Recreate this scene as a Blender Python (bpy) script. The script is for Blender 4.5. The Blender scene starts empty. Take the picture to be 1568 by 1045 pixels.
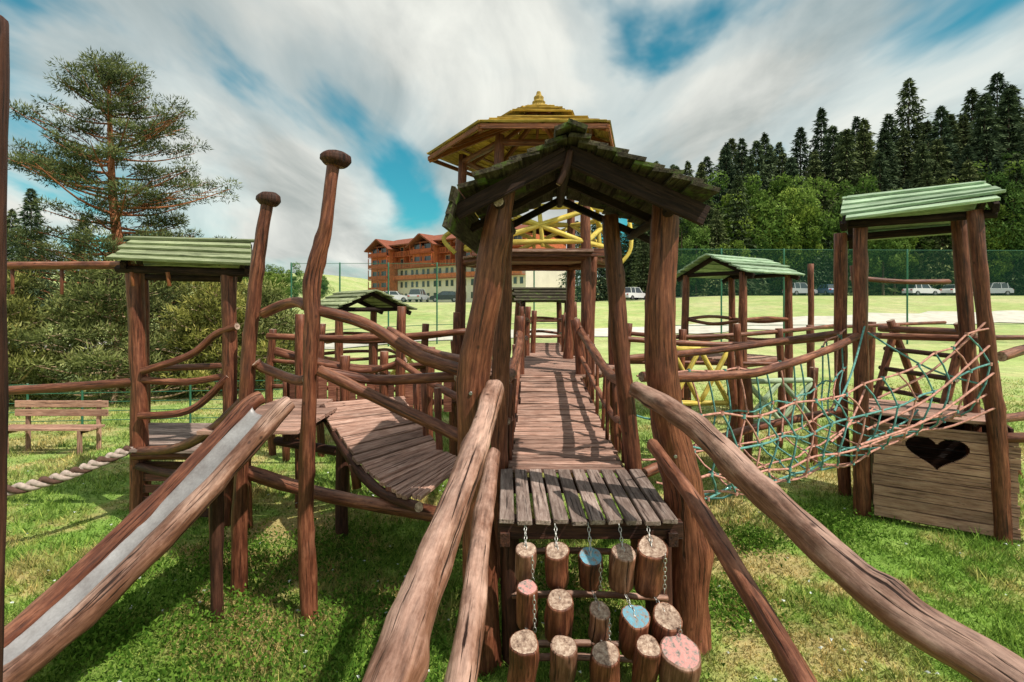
import bpy, math, random
import numpy as np
from mathutils import Vector, Matrix, noise
random.seed(7); rng=np.random.default_rng(7)
S=bpy.context.scene; COL=S.collection
S.view_settings.view_transform='Standard'; S.view_settings.look='None'; S.view_settings.exposure=0

# ---------------------------------------------------------------- node helpers
class NT:
    def __init__(s,name):
        m=bpy.data.materials.new(name); m.use_nodes=True; s.m=m; s.t=m.node_tree; s.t.nodes.clear()
        s.out=s.n('ShaderNodeOutputMaterial')
    def n(s,typ,**kw):
        x=s.t.nodes.new(typ)
        for k,v in kw.items(): setattr(x,k,v)
        return x
    def l(s,a,b): s.t.links.new(a,b)
    def ramp(s,fac,stops,interp='LINEAR'):
        r=s.n('ShaderNodeValToRGB'); cr=r.color_ramp; cr.interpolation=interp
        while len(cr.elements)<len(stops): cr.elements.new(0.5)
        for e,(p,c) in zip(cr.elements,stops):
            e.position=p; e.color=(c,c,c,1) if not hasattr(c,'__len__') else (*c,1)
        s.l(fac,r.inputs[0]); return r.outputs[0]
    def noise(s,vec,scale,detail=4,rough=.55,dist=0):
        x=s.n('ShaderNodeTexNoise'); x.inputs['Scale'].default_value=scale; x.inputs['Detail'].default_value=detail
        x.inputs['Roughness'].default_value=rough; x.inputs['Distortion'].default_value=dist
        if vec is not None: s.l(vec,x.inputs['Vector'])
        return x.outputs['Fac']
    def mapping(s,vec,sc):
        x=s.n('ShaderNodeMapping'); x.inputs['Scale'].default_value=sc; s.l(vec,x.inputs['Vector']); return x.outputs[0]
    def mix(s,f,a,b,bt='MIX'):
        x=s.n('ShaderNodeMix',data_type='RGBA',blend_type=bt)
        for i,v in ((0,f),(6,a),(7,b)):
            if hasattr(v,'is_linked'): s.l(v,x.inputs[i])
            elif i==0: x.inputs[0].default_value=v
            else: x.inputs[i].default_value=(*v,1)
        return x.outputs[2]
    def bump(s,h,strength,dist):
        x=s.n('ShaderNodeBump'); x.inputs['Strength'].default_value=strength; x.inputs['Distance'].default_value=dist
        s.l(h,x.inputs['Height']); return x.outputs[0]
    def pr(s,col,rough=.8,metal=0,normal=None,spec=.3):
        p=s.n('ShaderNodeBsdfPrincipled')
        if hasattr(col,'is_linked'): s.l(col,p.inputs['Base Color'])
        else: p.inputs['Base Color'].default_value=(*col,1)
        p.inputs['Roughness'].default_value=rough; p.inputs['Metallic'].default_value=metal
        p.inputs['Specular IOR Level'].default_value=spec
        if normal is not None: s.l(normal,p.inputs['Normal'])
        return p.outputs[0]
    def end(s,sh): s.l(sh,s.out.inputs['Surface']); return s.m

def wood(name,dark,mid,light,crack=.5,rough=.65,spec=.3,overlay=None,ovt=(.5,.6),worn=None,wb=-.45,tint=(.68,1.28)):
    t=NT(name); a=t.n('ShaderNodeAttribute',attribute_name='lc').outputs['Vector']
    st=t.mapping(a,(1,1,.10))
    n1=t.noise(st,48,9,.68,.25)
    c=t.ramp(n1,[(.30,dark),(.48,mid),(.70,light)])
    n2=t.noise(t.mapping(a,(1,1,.55)),3.2,8,.7)
    if worn:
        g=t.n('ShaderNodeNewGeometry').outputs['Normal']; sx=t.n('ShaderNodeSeparateXYZ'); t.l(g,sx.inputs[0])
        ad=t.n('ShaderNodeMath',operation='MULTIPLY_ADD'); t.l(n2,ad.inputs[0]); ad.inputs[1].default_value=1.6
        m2=t.n('ShaderNodeMath',operation='MULTIPLY_ADD'); t.l(sx.outputs[2],m2.inputs[0]); m2.inputs[1].default_value=.35; m2.inputs[2].default_value=wb; t.l(m2.outputs[0],ad.inputs[2])
        wc=t.ramp(n1,[(.3,tuple(x*.42 for x in worn)),(.5,worn),(.7,tuple(min(.8,x*1.4) for x in worn))])
        c=t.mix(t.ramp(ad.outputs[0],[(.38,0.0),(.72,.9)]),c,wc)
    c=t.mix(.8,c,t.ramp(n2,[(.3,.45),(.5,.95),(.7,1.4)]),'MULTIPLY')
    tn=t.n('ShaderNodeAttribute',attribute_name='tint').outputs['Fac']
    c=t.mix(1.0,c,t.ramp(tn,[(0,tint[0]),(1,tint[1])]),'MULTIPLY')
    n3=t.noise(t.mapping(a,(1,1,.035)),52,4,.55,.35)
    ck=t.ramp(n3,[(.355,1.0),(.39,0.0)])
    ck2=t.mix(1.0,ck,(crack,)*3,'MULTIPLY')
    c=t.mix(ck2,c,tuple(x*.3 for x in dark))
    if overlay:
        n4=t.noise(a,3.5,9,.75)
        c=t.mix(t.ramp(n4,[(ovt[0],0.0),(ovt[1],1.0)]),c,overlay)
    vo=t.n('ShaderNodeTexVoronoi'); vo.inputs['Scale'].default_value=4.0; t.l(t.mapping(a,(1.6,1.6,1.1)),vo.inputs['Vector'])
    kn=t.ramp(vo.outputs['Distance'],[(.035,.85),(.10,0.0)])
    c=t.mix(kn,c,tuple(x*.5 for x in dark))
    h=t.mix(.5,n1,t.ramp(n3,[(.34,0.0),(.42,1.0)]))
    return t.end(t.pr(c,rough,0,t.bump(h,.9,.011),spec))
def flat(name,col,rough=.6,metal=0,var=.25,sc=6,spec=.3):
    t=NT(name); g=t.n('ShaderNodeTexCoord').outputs['Object']
    n=t.noise(g,sc,5,.6)
    c=t.mix(1.0,col,t.ramp(n,[(.3,1-var),(.7,1+var)]),'MULTIPLY')
    return t.end(t.pr(c,rough,metal,t.bump(n,.15,.01),spec))
M={}
M['red']=wood('stained_log_wood',(.042,.011,.006),(.135,.040,.020),(.31,.115,.060),.8,.5,.4,worn=(.27,.12,.072),wb=-.57)
M['dark']=wood('dark_stained_wood',(.018,.007,.005),(.048,.017,.010),(.11,.044,.027),.6,.65)
M['vdark']=wood('dark_roof_timber',(.008,.004,.004),(.020,.010,.008),(.052,.027,.020),.6,.75,.2)
M['rail']=wood('weathered_log_wood',(.080,.030,.018),(.21,.088,.052),(.41,.205,.14),1.0,.5,.4,worn=(.46,.295,.235),wb=-.46)
M['deck']=wood('weathered_deck_boards',(.15,.072,.052),(.35,.20,.152),(.56,.385,.32),.8,.75)
M['deckg']=wood('grey_deck_boards',(.10,.07,.06),(.27,.195,.168),(.47,.38,.34),.9,.75)
M['wall']=wood('weathered_wall_boards',(.18,.087,.06),(.37,.205,.148),(.52,.33,.25),.7,.8)
M['stock']=wood('red_stockade_boards',(.08,.025,.018),(.20,.07,.045),(.34,.15,.10),.7,.8)
M['green']=wood('green_painted_boards',(.10,.12,.06),(.23,.27,.145),(.40,.43,.27),.8,.8)
M['mint']=wood('mint_painted_boards',(.14,.22,.13),(.28,.40,.26),(.47,.56,.42),.6,.8)
M['moss']=wood('mossy_roof_boards',(.018,.014,.010),(.045,.036,.024),(.11,.10,.065),.7,.9,.2,(.09,.15,.025),(.53,.65))
M['yroof']=wood('yellow_roof_boards',(.16,.10,.02),(.42,.28,.055),(.66,.48,.13),.7,.8,.3,(.17,.17,.05),(.60,.78))
M['orange']=wood('orange_stained_wood',(.10,.03,.010),(.22,.07,.022),(.36,.14,.05),.5,.6)
M['yellow']=wood('yellow_painted_pole',(.45,.31,.04),(.70,.53,.10),(.80,.68,.22),.4,.6)
M['palegreen']=wood('pale_green_pole',(.25,.36,.22),(.40,.52,.34),(.56,.68,.48),.4,.6)
t=NT('end_grain'); a=t.n('ShaderNodeAttribute',attribute_name='lc').outputs['Vector']
n=t.noise(a,34,6,.75); n2=t.noise(a,6,3,.5)
c=t.ramp(n,[(.34,(.10,.06,.045)),(.5,(.36,.25,.19)),(.66,(.62,.50,.40))])
c=t.mix(.6,c,t.ramp(n2,[(.3,.6),(.7,1.3)]),'MULTIPLY'); M['end']=t.end(t.pr(c,.85,0,t.bump(n,.6,.01)))
def paintend(name,col):
    t=NT(name); a=t.n('ShaderNodeAttribute',attribute_name='lc').outputs['Vector']; n=t.noise(a,28,6,.75)
    c=t.ramp(n,[(.36,(.15,.11,.09)),(.44,(.30,.27,.25)),(.50,col),(.75,tuple(min(.8,x*1.4) for x in col))]); M[name]=t.end(t.pr(c,.85,0,t.bump(n,.6,.01)))
paintend('endblue',(.14,.32,.42)); paintend('endpink',(.55,.27,.25))
t=NT('polished_slide_steel'); g=t.n('ShaderNodeTexCoord').outputs['Object']; n=t.noise(g,3,6,.7); n2=t.noise(g,60,3,.6)
c=t.ramp(n,[(.3,(.24,.22,.22)),(.5,(.36,.345,.35)),(.7,(.48,.47,.48))]); M['steel']=t.end(t.pr(t.mix(.4,c,t.ramp(n2,[(.3,.7),(.7,1.2)]),'MULTIPLY'),.45,.45,None,.4))
M['chain']=flat('galvanised_chain',(.5,.5,.48),.4,.8,.2,20)
M['ropeT']=flat('teal_rope',(.11,.28,.26),.8,0,.45,30)
M['ropeP']=flat('pink_rope',(.50,.25,.20),.8,0,.45,30)
M['ropeW']=flat('white_rope',(.42,.34,.30),.9,0,.3,30)
M['ropeD']=flat('dark_rope',(.10,.055,.042),.9,0,.3,30)
M['bolt']=flat('bolt_steel',(.3,.3,.3),.4,.9,.1)
M['fenceg']=flat('green_fence_paint',(.03,.13,.08),.5,0,.1)
M['bark']=wood('pine_bark',(.12,.045,.022),(.32,.12,.055),(.52,.23,.12),.6,.9)
M['barkd']=wood('spruce_bark',(.04,.028,.02),(.09,.06,.045),(.15,.11,.08),.6,.9)
M['twig']=wood('shrub_twigs',(.2,.12,.07),(.36,.25,.16),(.5,.38,.27),.6,.9)
t=NT('court_net'); d=t.n('ShaderNodeBsdfDiffuse'); d.inputs[0].default_value=(.06,.18,.13,1); tr=t.n('ShaderNodeBsdfTransparent')
mx=t.n('ShaderNodeMixShader'); mx.inputs[0].default_value=.11; t.l(tr.outputs[0],mx.inputs[1]); t.l(d.outputs[0],mx.inputs[2]); M['net']=t.end(mx.outputs[0])

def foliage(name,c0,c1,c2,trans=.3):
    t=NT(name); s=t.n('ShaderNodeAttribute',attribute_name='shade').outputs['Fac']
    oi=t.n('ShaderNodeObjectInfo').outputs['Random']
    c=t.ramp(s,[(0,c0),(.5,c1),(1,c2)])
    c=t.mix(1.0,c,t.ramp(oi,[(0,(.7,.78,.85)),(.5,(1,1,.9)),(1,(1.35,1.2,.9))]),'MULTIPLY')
    d=t.n('ShaderNodeBsdfDiffuse'); t.l(c,d.inputs[0])
    if trans==0: return t.end(d.outputs[0])
    tl=t.n('ShaderNodeBsdfTranslucent'); t.l(c,tl.inputs[0])
    mx=t.n('ShaderNodeMixShader'); mx.inputs[0].default_value=trans; t.l(d.outputs[0],mx.inputs[1]); t.l(tl.outputs[0],mx.inputs[2])
    return t.end(mx.outputs[0])
M['spruce']=foliage('spruce_needles',(.026,.040,.026),(.085,.118,.065),(.19,.235,.13),0)
M['leaf']=foliage('broad_leaves',(.03,.065,.016),(.11,.185,.042),(.23,.33,.09),.2)
M['pine']=foliage('pine_needles',(.035,.05,.024),(.12,.15,.062),(.27,.29,.13))
M['shrub']=foliage('shrub_needles',(.05,.065,.028),(.20,.23,.08),(.44,.44,.18))
M['weed']=foliage('weed_leaves',(.03,.08,.015),(.08,.18,.03),(.16,.29,.06))
M['daisy']=foliage('daisy_petals',(.7,.7,.65),(.8,.8,.75),(.85,.85,.8),0)

def grasscol(t,pos):
    n1=t.noise(pos,.60,7,.7); n2=t.noise(pos,3.5,6,.7); n3=t.noise(pos,.25,3,.5)
    c=t.ramp(n2,[(.3,(.08,.16,.024)),(.5,(.23,.36,.07)),(.70,(.42,.51,.15))])
    c=t.mix(t.ramp(n3,[(.35,.65),(.6,0.0)]),c,(.17,.33,.05))
    c=t.mix(t.ramp(n1,[(.47,0.0),(.58,.9)]),c,(.52,.41,.19))
    sx=t.n('ShaderNodeSeparateXYZ'); t.l(pos,sx.inputs[0])
    md=t.n('ShaderNodeMath',operation='MULTIPLY'); md.inputs[1].default_value=1/40; t.l(sx.outputs[1],md.inputs[0])
    far=t.ramp(md.outputs[0],[(.12,0.0),(.5,.72)])
    nf=t.noise(pos,.10,7,.7)
    c=t.mix(far,c,t.ramp(nf,[(.35,(.34,.44,.15)),(.5,(.48,.55,.24)),(.62,(.60,.58,.33))]))
    return c
t=NT('grass_ground'); g=t.n('ShaderNodeNewGeometry').outputs['Position']; c=grasscol(t,g)
nf=t.noise(g,28,6,.7); nm_=t.noise(g,1.3,6,.7); c=t.mix(.7,c,t.ramp(nf,[(.35,.55),(.6,1.15)]),'MULTIPLY'); c=t.mix(.5,c,t.ramp(nm_,[(.35,.6),(.6,1.2)]),'MULTIPLY')
M['ground']=t.end(t.pr(c,.95,0,t.bump(nf,.8,.03),.1))
t=NT('grass_blades'); g=t.n('ShaderNodeNewGeometry').outputs['Position']; c=grasscol(t,g)
s=t.n('ShaderNodeAttribute',attribute_name='shade').outputs['Fac']
c=t.mix(1.0,c,t.ramp(s,[(0,(.45,.5,.5)),(.6,(1.0,1.0,.9)),(.9,(1.35,1.3,1.2)),(1,(1.9,1.6,1.6))]),'MULTIPLY')
d=t.n('ShaderNodeBsdfDiffuse'); t.l(c,d.inputs[0]); tl=t.n('ShaderNodeBsdfTranslucent'); t.l(c,tl.inputs[0])
mx=t.n('ShaderNodeMixShader'); mx.inputs[0].default_value=.35; t.l(d.outputs[0],mx.inputs[1]); t.l(tl.outputs[0],mx.inputs[2]); M['blade']=t.end(mx.outputs[0])
M['path']=flat('gravel_path',(.60,.57,.50),.95,0,.2,1.2)
M['asphalt']=flat('asphalt',(.20,.20,.20),.9,0,.15,1)

# ---------------------------------------------------------------- builders
def empty(name,loc=(0,0,0)):
    e=bpy.data.objects.new(name,None); e.empty_display_size=.3; COL.objects.link(e); e.location=loc; return e
def cr(pts,n):
    P=[Vector(p) for p in pts]
    if len(P)==2: return [P[0].lerp(P[1],i/(n)) for i in range(n+1)],[i/n for i in range(n+1)]
    out=[];tt=[]
    for i in range(len(P)-1):
        p0=P[max(i-1,0)];p1=P[i];p2=P[i+1];p3=P[min(i+2,len(P)-1)]
        for j in range(n):
            s=j/n
            out.append(.5*((2*p1)+(p2-p0)*s+(2*p0-5*p1+4*p2-p3)*s*s+(3*p1-p0-3*p2+p3)*s**3)); tt.append(i+s)
    out.append(P[-1]); tt.append(len(P)-1); return out,[x/(len(P)-1) for x in tt]
def rvec(): return Vector((random.uniform(-50,50),random.uniform(-50,50),random.uniform(-50,50)))
class Part:
    def __init__(s): s.v=[];s.f=[];s.m=[];s.lc=[];s.sm=[];s.mats=[];s.tn=[]
    def mi(s,k):
        if k not in s.mats: s.mats.append(k)
        return s.mats.index(k)
    def fill(s,v):
        s.tn.extend([v]*(len(s.v)-len(s.tn)))
    def tube(s,pts,r,mat='red',seg=10,n=5,wob=.12,cap='end',freq=2.0,jag=0.0,knots=0):
        if jag:
            pts=[tuple(c+random.uniform(-jag,jag)*(0 if i in(0,len(pts)-1) else 1) for c in p) for i,p in enumerate(pts)]
        if len(pts)==2:
            L=(Vector(pts[1])-Vector(pts[0])).length; n=max(2,min(14,int(L/.22)+1))
        Q,T=cr(pts,n); rs=r if hasattr(r,'__len__') else [r,r]
        def rad(t):
            x=t*(len(rs)-1); i=min(int(x),len(rs)-2); return rs[i]+(rs[i+1]-rs[i])*(x-i)
        off=rvec()
        KN=[(random.uniform(.05,.95),random.uniform(0,6.28)) for _ in range(knots)]; tot=sum((Q[i+1]-Q[i]).length for i in range(len(Q)-1))
        d=(Q[1]-Q[0]).normalized(); up=Vector((0,0,1)) if abs(d.z)<.9 else Vector((1,0,0))
        a=d.cross(up).normalized(); L=0; base=len(s.v); mi=s.mi(mat)
        for i,q in enumerate(Q):
            if i>0: L+=(q-Q[i-1]).length
            d=(Q[min(i+1,len(Q)-1)]-Q[max(i-1,0)]).normalized()
            a=(a-d*a.dot(d)).normalized(); b=d.cross(a)
            R=rad(T[i])
            for k in range(seg):
                th=2*math.pi*k/seg; ct,sn=math.cos(th),math.sin(th)
                rr=R*(1+wob*noise.noise(Vector((ct*.9,sn*.9,L*freq))+off)*1.6+wob*.6*noise.noise(Vector((ct*2,sn*2,L*7))+off))
                for (kt,ka) in KN:
                    dd=((L-kt*tot)/(R*1.1))**2+((ct*math.cos(ka)+sn*math.sin(ka)-1)*3)**2
                    if dd<4: rr+=R*.16*math.exp(-dd*1.5)
                s.v.append(q+(a*ct+b*sn)*rr); s.lc.append(Vector((ct*R,sn*R,L))+off)
        for i in range(len(Q)-1):
            for k in range(seg):
                k2=(k+1)%seg; A=base+i*seg
                s.f.append((A+k,A+k2,A+seg+k2,A+seg+k)); s.m.append(mi); s.sm.append(True)
        if cap:
            ci=s.mi(cap)
            for e in (0,1):
                st=base+(len(Q)-1)*seg*e; b2=len(s.v)
                dd=(Q[0]-Q[1]).normalized() if e==0 else (Q[-1]-Q[-2]).normalized()
                R=rad(float(e)); cen=Q[0] if e==0 else Q[-1]
                for k in range(seg):
                    p=s.v[st+k]; s.v.append(cen+(p-cen)*.91+dd*R*.07); s.lc.append(s.lc[st+k])
                for k in range(seg):
                    k2=(k+1)%seg; q=(st+k,b2+k,b2+k2,st+k2)
                    s.f.append(q if e==0 else q[::-1]); s.m.append(mi); s.sm.append(False)
                b3=len(s.v)
                for k in range(seg): s.v.append(s.v[b2+k].copy()); s.lc.append(s.lc[st+k])
                f=tuple(range(b3,b3+seg)); s.f.append(f[::-1] if e==0 else f); s.m.append(ci); s.sm.append(False)
        s.fill(random.uniform(.25,.75))
    def prism(s,a,b,c,d,th,mat,nrm=None,off=None,x0=0,w0=0,tint=None):
        a,b,c,d=map(Vector,(a,b,c,d))
        if nrm is None:
            nrm=(b-a).cross(d-a).normalized()
            if nrm.z<0: nrm=-nrm
        if off is None: off=rvec()
        lx=(b-a).length; w=(d-a).length; B=len(s.v)
        P=[a,b,c,d]+[p+nrm*th for p in (a,b,c,d)]
        X=[(w0,0,x0),(w0,0,x0+lx),(w0+w,0,x0+lx),(w0+w,0,x0)]
        for i,p in enumerate(P):
            s.v.append(p.copy()); x=X[i%4]; s.lc.append(Vector((x[0],th*(i//4),x[2]))+off)
        flip=(b-a).cross(d-a).dot(nrm)<0
        mi=s.mi(mat)
        for q in ((3,2,1,0),(4,5,6,7),(0,1,5,4),(1,2,6,5),(2,3,7,6),(3,0,4,7)):
            s.f.append(tuple(B+i for i in (q[::-1] if flip else q))); s.m.append(mi); s.sm.append(False)
        s.fill(random.random() if tint is None else tint)
    def board(s,p0,p1,w,th,mat,up=(0,0,1)):
        p0=Vector(p0);p1=Vector(p1);d=(p1-p0).normalized();up=Vector(up)
        sd=d.cross(up).normalized(); n=sd.cross(d).normalized()
        s.prism(p0-sd*w/2-n*th/2,p1-sd*w/2-n*th/2,p1+sd*w/2-n*th/2,p0+sd*w/2-n*th/2,th,mat,n)
    def slope(s,eL,eR,rL,rR,n,th,mat,jit=.05,lap=.25):
        eL,eR,rL,rR=map(Vector,(eL,eR,rL,rR))
        nrm=(eR-eL).cross(rL-eL).normalized()
        if nrm.z<0: nrm=-nrm
        ax=(eR-eL).normalized()
        for i in range(n):
            t0=max(0,i/n-random.uniform(0,.015)); t1=min(1.0,(i+1+lap)/n)
            j0=ax*random.uniform(-jit,jit); j1=ax*random.uniform(-jit,jit)
            k=th*random.uniform(.85,1.5)
            a=eL.lerp(rL,t0)+j0+nrm*k; b=eR.lerp(rR,t0)+j1+nrm*k*random.uniform(.6,1.4)
            c=eR.lerp(rR,t1)+j1; d=eL.lerp(rL,t1)+j0
            s.prism(a,b,c,d,th,mat,nrm)
    def flush(s,name,parent=None,bevel=0):
        me=bpy.data.meshes.new(name); me.from_pydata(s.v,[],s.f)
        for k in s.mats: me.materials.append(M[k])
        me.polygons.foreach_set('material_index',s.m); me.polygons.foreach_set('use_smooth',s.sm)
        at=me.attributes.new('lc','FLOAT_VECTOR','POINT'); at.data.foreach_set('vector',np.array([tuple(x) for x in s.lc],dtype=np.float32).ravel())
        s.fill(.5); at=me.attributes.new('tint','FLOAT','POINT'); at.data.foreach_set('value',np.array(s.tn,dtype=np.float32))
        me.update(); o=bpy.data.objects.new(name,me); COL.objects.link(o)
        if parent: o.parent=parent
        if bevel:
            b=o.modifiers.new('bevel','BEVEL'); b.width=bevel; b.segments=1; b.limit_method='ANGLE'
        return o
    def box(s,c,sz,mat,R=None):
        c=Vector(c); x,y,z=[v/2 for v in sz]; R=R or Matrix.Identity(3)
        f=lambda a,b,d: c+R@Vector((a,b,d))
        s.prism(f(-x,-y,-z),f(x,-y,-z),f(x,y,-z),f(-x,y,-z),sz[2],mat,R@Vector((0,0,1)))

def np_mesh(name,verts,faces,mat,shade,parent=None,n=3):
    me=bpy.data.meshes.new(name); nf=len(faces)
    me.vertices.add(len(verts)); me.vertices.foreach_set('co',verts.astype(np.float32).ravel())
    me.loops.add(nf*n); me.loops.foreach_set('vertex_index',faces.astype(np.int32).ravel())
    me.polygons.add(nf); me.polygons.foreach_set('loop_start',np.arange(nf,dtype=np.int32)*n)
    me.update(calc_edges=True)
    at=me.attributes.new('shade','FLOAT','POINT'); at.data.foreach_set('value',shade.astype(np.float32))
    me.materials.append(M[mat]); me.validate(); return me
def tris(cent,size,aspect,shade,dirs=None,spread=1.0):
    N=len(cent); d=rng.normal(size=(N,3))
    if dirs is not None: d=dirs+d*spread*.5
    d/=np.linalg.norm(d,axis=1)[:,None]+1e-9
    e=np.cross(d,rng.normal(size=(N,3))); e/=np.linalg.norm(e,axis=1)[:,None]+1e-9
    sz=(size*rng.uniform(.6,1.4,N))[:,None]
    v=np.empty((N,3,3)); v[:,0]=cent-e*sz*aspect; v[:,1]=cent+e*sz*aspect; v[:,2]=cent+d*sz*2
    return v.reshape(-1,3),np.arange(3*N).reshape(-1,3),np.repeat(shade,3)

# ---------------------------------------------------------------- terrain
def sst(a,b,x):
    t=np.clip((x-a)/(b-a),0,1); return t*t*(3-2*t)
def H(x,y):
    x=np.asarray(x,dtype=float); y=np.asarray(y,dtype=float)
    h=3.2*sst(14,72,y)+sst(76,125,y)*sst(0,60,x)*15+sst(80,200,y)*12*sst(-20,-70,x)
    h=h+.9*sst(10,30,x)*sst(26,62,y)
    h=h-sst(6,20,y)*0.5*sst(-2,-14,x)*(1-sst(25,50,y))
    return h
ys=np.concatenate([np.arange(-30,12,2.0),np.arange(12,130,1.0),130*1.12**np.arange(0,18)])
xs=np.concatenate([-60*1.2**np.arange(14,0,-1),np.arange(-60,61,2.0),60*1.2**np.arange(1,15)])
X,Y=np.meshgrid(xs,ys); Z=H(X,Y)
V=np.stack([X,Y,Z],-1).reshape(-1,3); nx=len(xs); ny=len(ys)
I=np.arange(nx*ny).reshape(ny,nx)
F=np.stack([I[:-1,:-1],I[:-1,1:],I[1:,1:],I[1:,:-1]],-1).reshape(-1,4)
me=np_mesh('ground',V,F,'ground',np.zeros(len(V)),n=4); me.polygons.foreach_set('use_smooth',[True]*len(F))
o=bpy.data.objects.new('ground',me); COL.objects.link(o)
def strip(name,fy0,fy1,x0,x1,mat,off):
    xx=np.arange(x0,x1+.1,2.0); n=9; vs=[]
    for x in xx:
        for k in range(n):
            y=fy0(x)+(fy1(x)-fy0(x))*k/(n-1); vs.append((x,y,float(H(x,y))+off))
    fs=[]
    for i in range(len(xx)-1):
        for k in range(n-1): a=i*n+k; fs.append((a,a+n,a+n+1,a+1))
    me=np_mesh(name,np.array(vs),np.array(fs),mat,np.zeros(len(vs)),n=4)
    o=bpy.data.objects.new(name,me); COL.objects.link(o); return o
wob_=lambda x:.5*math.sin(x*.9)+.3*math.sin(x*2.1)
strip('gravel_path',lambda x:31+3*math.sin(x*.06)+(.14*max(0,x-8))+wob_(x),lambda x:35+3*math.sin(x*.06)+(.22*max(0,x-8))+wob_(x+7),-46,64,'path',.05)
strip('asphalt_parking_lot',lambda x:69,lambda x:75,-50,100,'asphalt',.06)

# grass blades, in tufts
N=210000
y=np.exp(rng.uniform(math.log(2.3),math.log(18),N)); x=rng.uniform(-1.12,1.12,N)*y
tuft=rng.uniform(0,1,N)<.55; K=9000
ty=np.exp(rng.uniform(math.log(2.3),math.log(14),K)); tx=rng.uniform(-1.12,1.12,K)*ty; ti=rng.integers(0,K,N); th_=rng.uniform(.7,1.9,K); ts=rng.uniform(-.25,.25,K)
x=np.where(tuft,tx[ti]+rng.normal(0,.035,N)*(1+ty[ti]*.1),x); y=np.where(tuft,ty[ti]+rng.normal(0,.035,N)*(1+ty[ti]*.1),y)
z=H(x,y); patch=np.array([noise.noise(Vector((a*.9,b*.9,0))) for a,b in zip(x,y)])
hgt=(rng.uniform(.02,.05,N)*(1+1.2*np.clip(patch,-.5,.6)))*(1+y*.045)*np.where(tuft,th_[ti],1)
w=.0038*(1+y*.20)
ang=rng.uniform(0,2*math.pi,N); lean=rng.normal(0,.6,(N,2))*hgt[:,None]
v=np.empty((N,3,3)); dx=np.cos(ang)*w; dy=np.sin(ang)*w
v[:,0]=np.stack([x-dx,y-dy,z-.004],-1); v[:,1]=np.stack([x+dx,y+dy,z-.004],-1); v[:,2]=np.stack([x+lean[:,0],y+lean[:,1],z+hgt],-1)
sh=np.repeat(np.clip(rng.uniform(0,1,N)+np.where(tuft,ts[ti],0),0,1),3)
me=np_mesh('grass',v.reshape(-1,3),np.arange(3*N).reshape(-1,3),'blade',sh); o=bpy.data.objects.new('grass',me); COL.objects.link(o)
cs=[(-1.9,3.6,1.0),(-2.6,4.3,.9),(-1.2,4.2,.9),(-.8,3.4,.7),(-2.9,5.2,.8),(-1.9,5.4,.9),(1.9,4.4,.5),(3.7,6.0,.7),(.5,4.6,.9),(2.6,5.6,.4),(-2.3,3.0,.8),(-1.5,3.0,.8),(-3.2,4.0,.5)]
cc=[]
for cx,cy,r in cs:
    n=int(2800*r); a=rng.normal(0,r*.42,(n,2)); cc.append(np.stack([cx+a[:,0],cy+a[:,1],rng.uniform(.01,.11,n)],-1))
cc=np.concatenate(cc); dd=np.tile([0,0,.5],(len(cc),1))
v,f,sh=tris(cc,np.full(len(cc),.018),.55,rng.uniform(0,1,len(cc)),dd,2.0)
o=bpy.data.objects.new('clover_weeds',np_mesh('clover_weeds',v,f,'weed',sh)); COL.objects.link(o)
n=260; cy=np.exp(rng.uniform(math.log(2.6),math.log(9),n)); cx=rng.uniform(-1,1,n)*cy
c=np.repeat(np.stack([cx,cy,np.full(n,.075)],-1),4,0); v,f,sh=tris(c,np.full(len(c),.009),.9,rng.uniform(0,1,len(c)),rng.normal(size=(len(c),3))*[1,1,.1],.2)
o=bpy.data.objects.new('daisy_flowers',np_mesh('daisy_flowers',v,f,'daisy',sh)); COL.objects.link(o)

# ---------------------------------------------------------------- front shelter
E=empty('roofed_play_platform')
p=Part()
p.tube([(-.20,3.72,-.1),(-.26,3.72,1.1),(-.29,3.72,2.0),(-.17,3.68,2.75),(-.05,3.6,3.46)],[.13,.115,.112,.115,.085],'red',22,12,.14,knots=8)
p.tube([(1.36,3.95,-.1),(1.33,3.93,1.0),(1.15,3.85,1.86),(1.10,3.8,2.55),(1.14,3.75,3.46)],[.16,.15,.115,.11,.09],'red',22,12,.14,knots=8)
p.tube([(1.22,4.8,-.1),(1.14,4.8,1.07),(1.02,4.8,2.2),(.92,4.8,3.45)],.08,'red',12,8,.14,knots=4)
p.tube([(-.05,4.85,-.1),(-.12,4.85,1.1),(-.1,4.85,2.2),(-.06,4.8,3.4)],.08,'red',12,8,.14,knots=4)
p.tube([(.0,3.75,-.1),(-.02,3.75,1.06)],.07,'dark',12)
p.tube([(1.1,3.8,-.1),(1.08,3.8,1.06)],.10,'dark',12)
p.flush('posts',E)
p=Part()
xs_=np.linspace(-.09,1.17,11)
for i in range(10):
    a,b=xs_[i],xs_[i+1]-.022; j=random.uniform(-.02,.02); dz=random.uniform(-.006,.006)
    p.prism((a,3.53+j,1.095+dz),(a+.03*(i-4)/10,4.62,1.10),(b+.03*(i-4)/10,4.62,1.10+dz),(b,3.53+j+random.uniform(-.01,.01),1.095),.036,'deckg')
p.board((-.1,3.62,1.03),(1.2,3.62,1.03),.07,.12,'dark'); p.board((-.1,4.5,1.03),(1.2,4.5,1.03),.07,.12,'dark')
p.board((-.05,3.55,.98),(-.02,4.6,.98),.07,.1,'dark'); p.board((1.12,3.55,.98),(1.12,4.6,.98),.07,.1,'dark')
p.flush('platform',E,.005)
p=Part(); dr=lambda y:(y-3.3)*.06
yn,yf=3.25,5.0
def R_(x,y,z): return (x+dr(y),y,z)
p.slope(R_(-.33,yn,3.33),R_(-.33,yf,3.33),R_(.36,yn,3.68),R_(.36,yf,3.68),6,.030,'moss',.07,.45)
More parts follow.
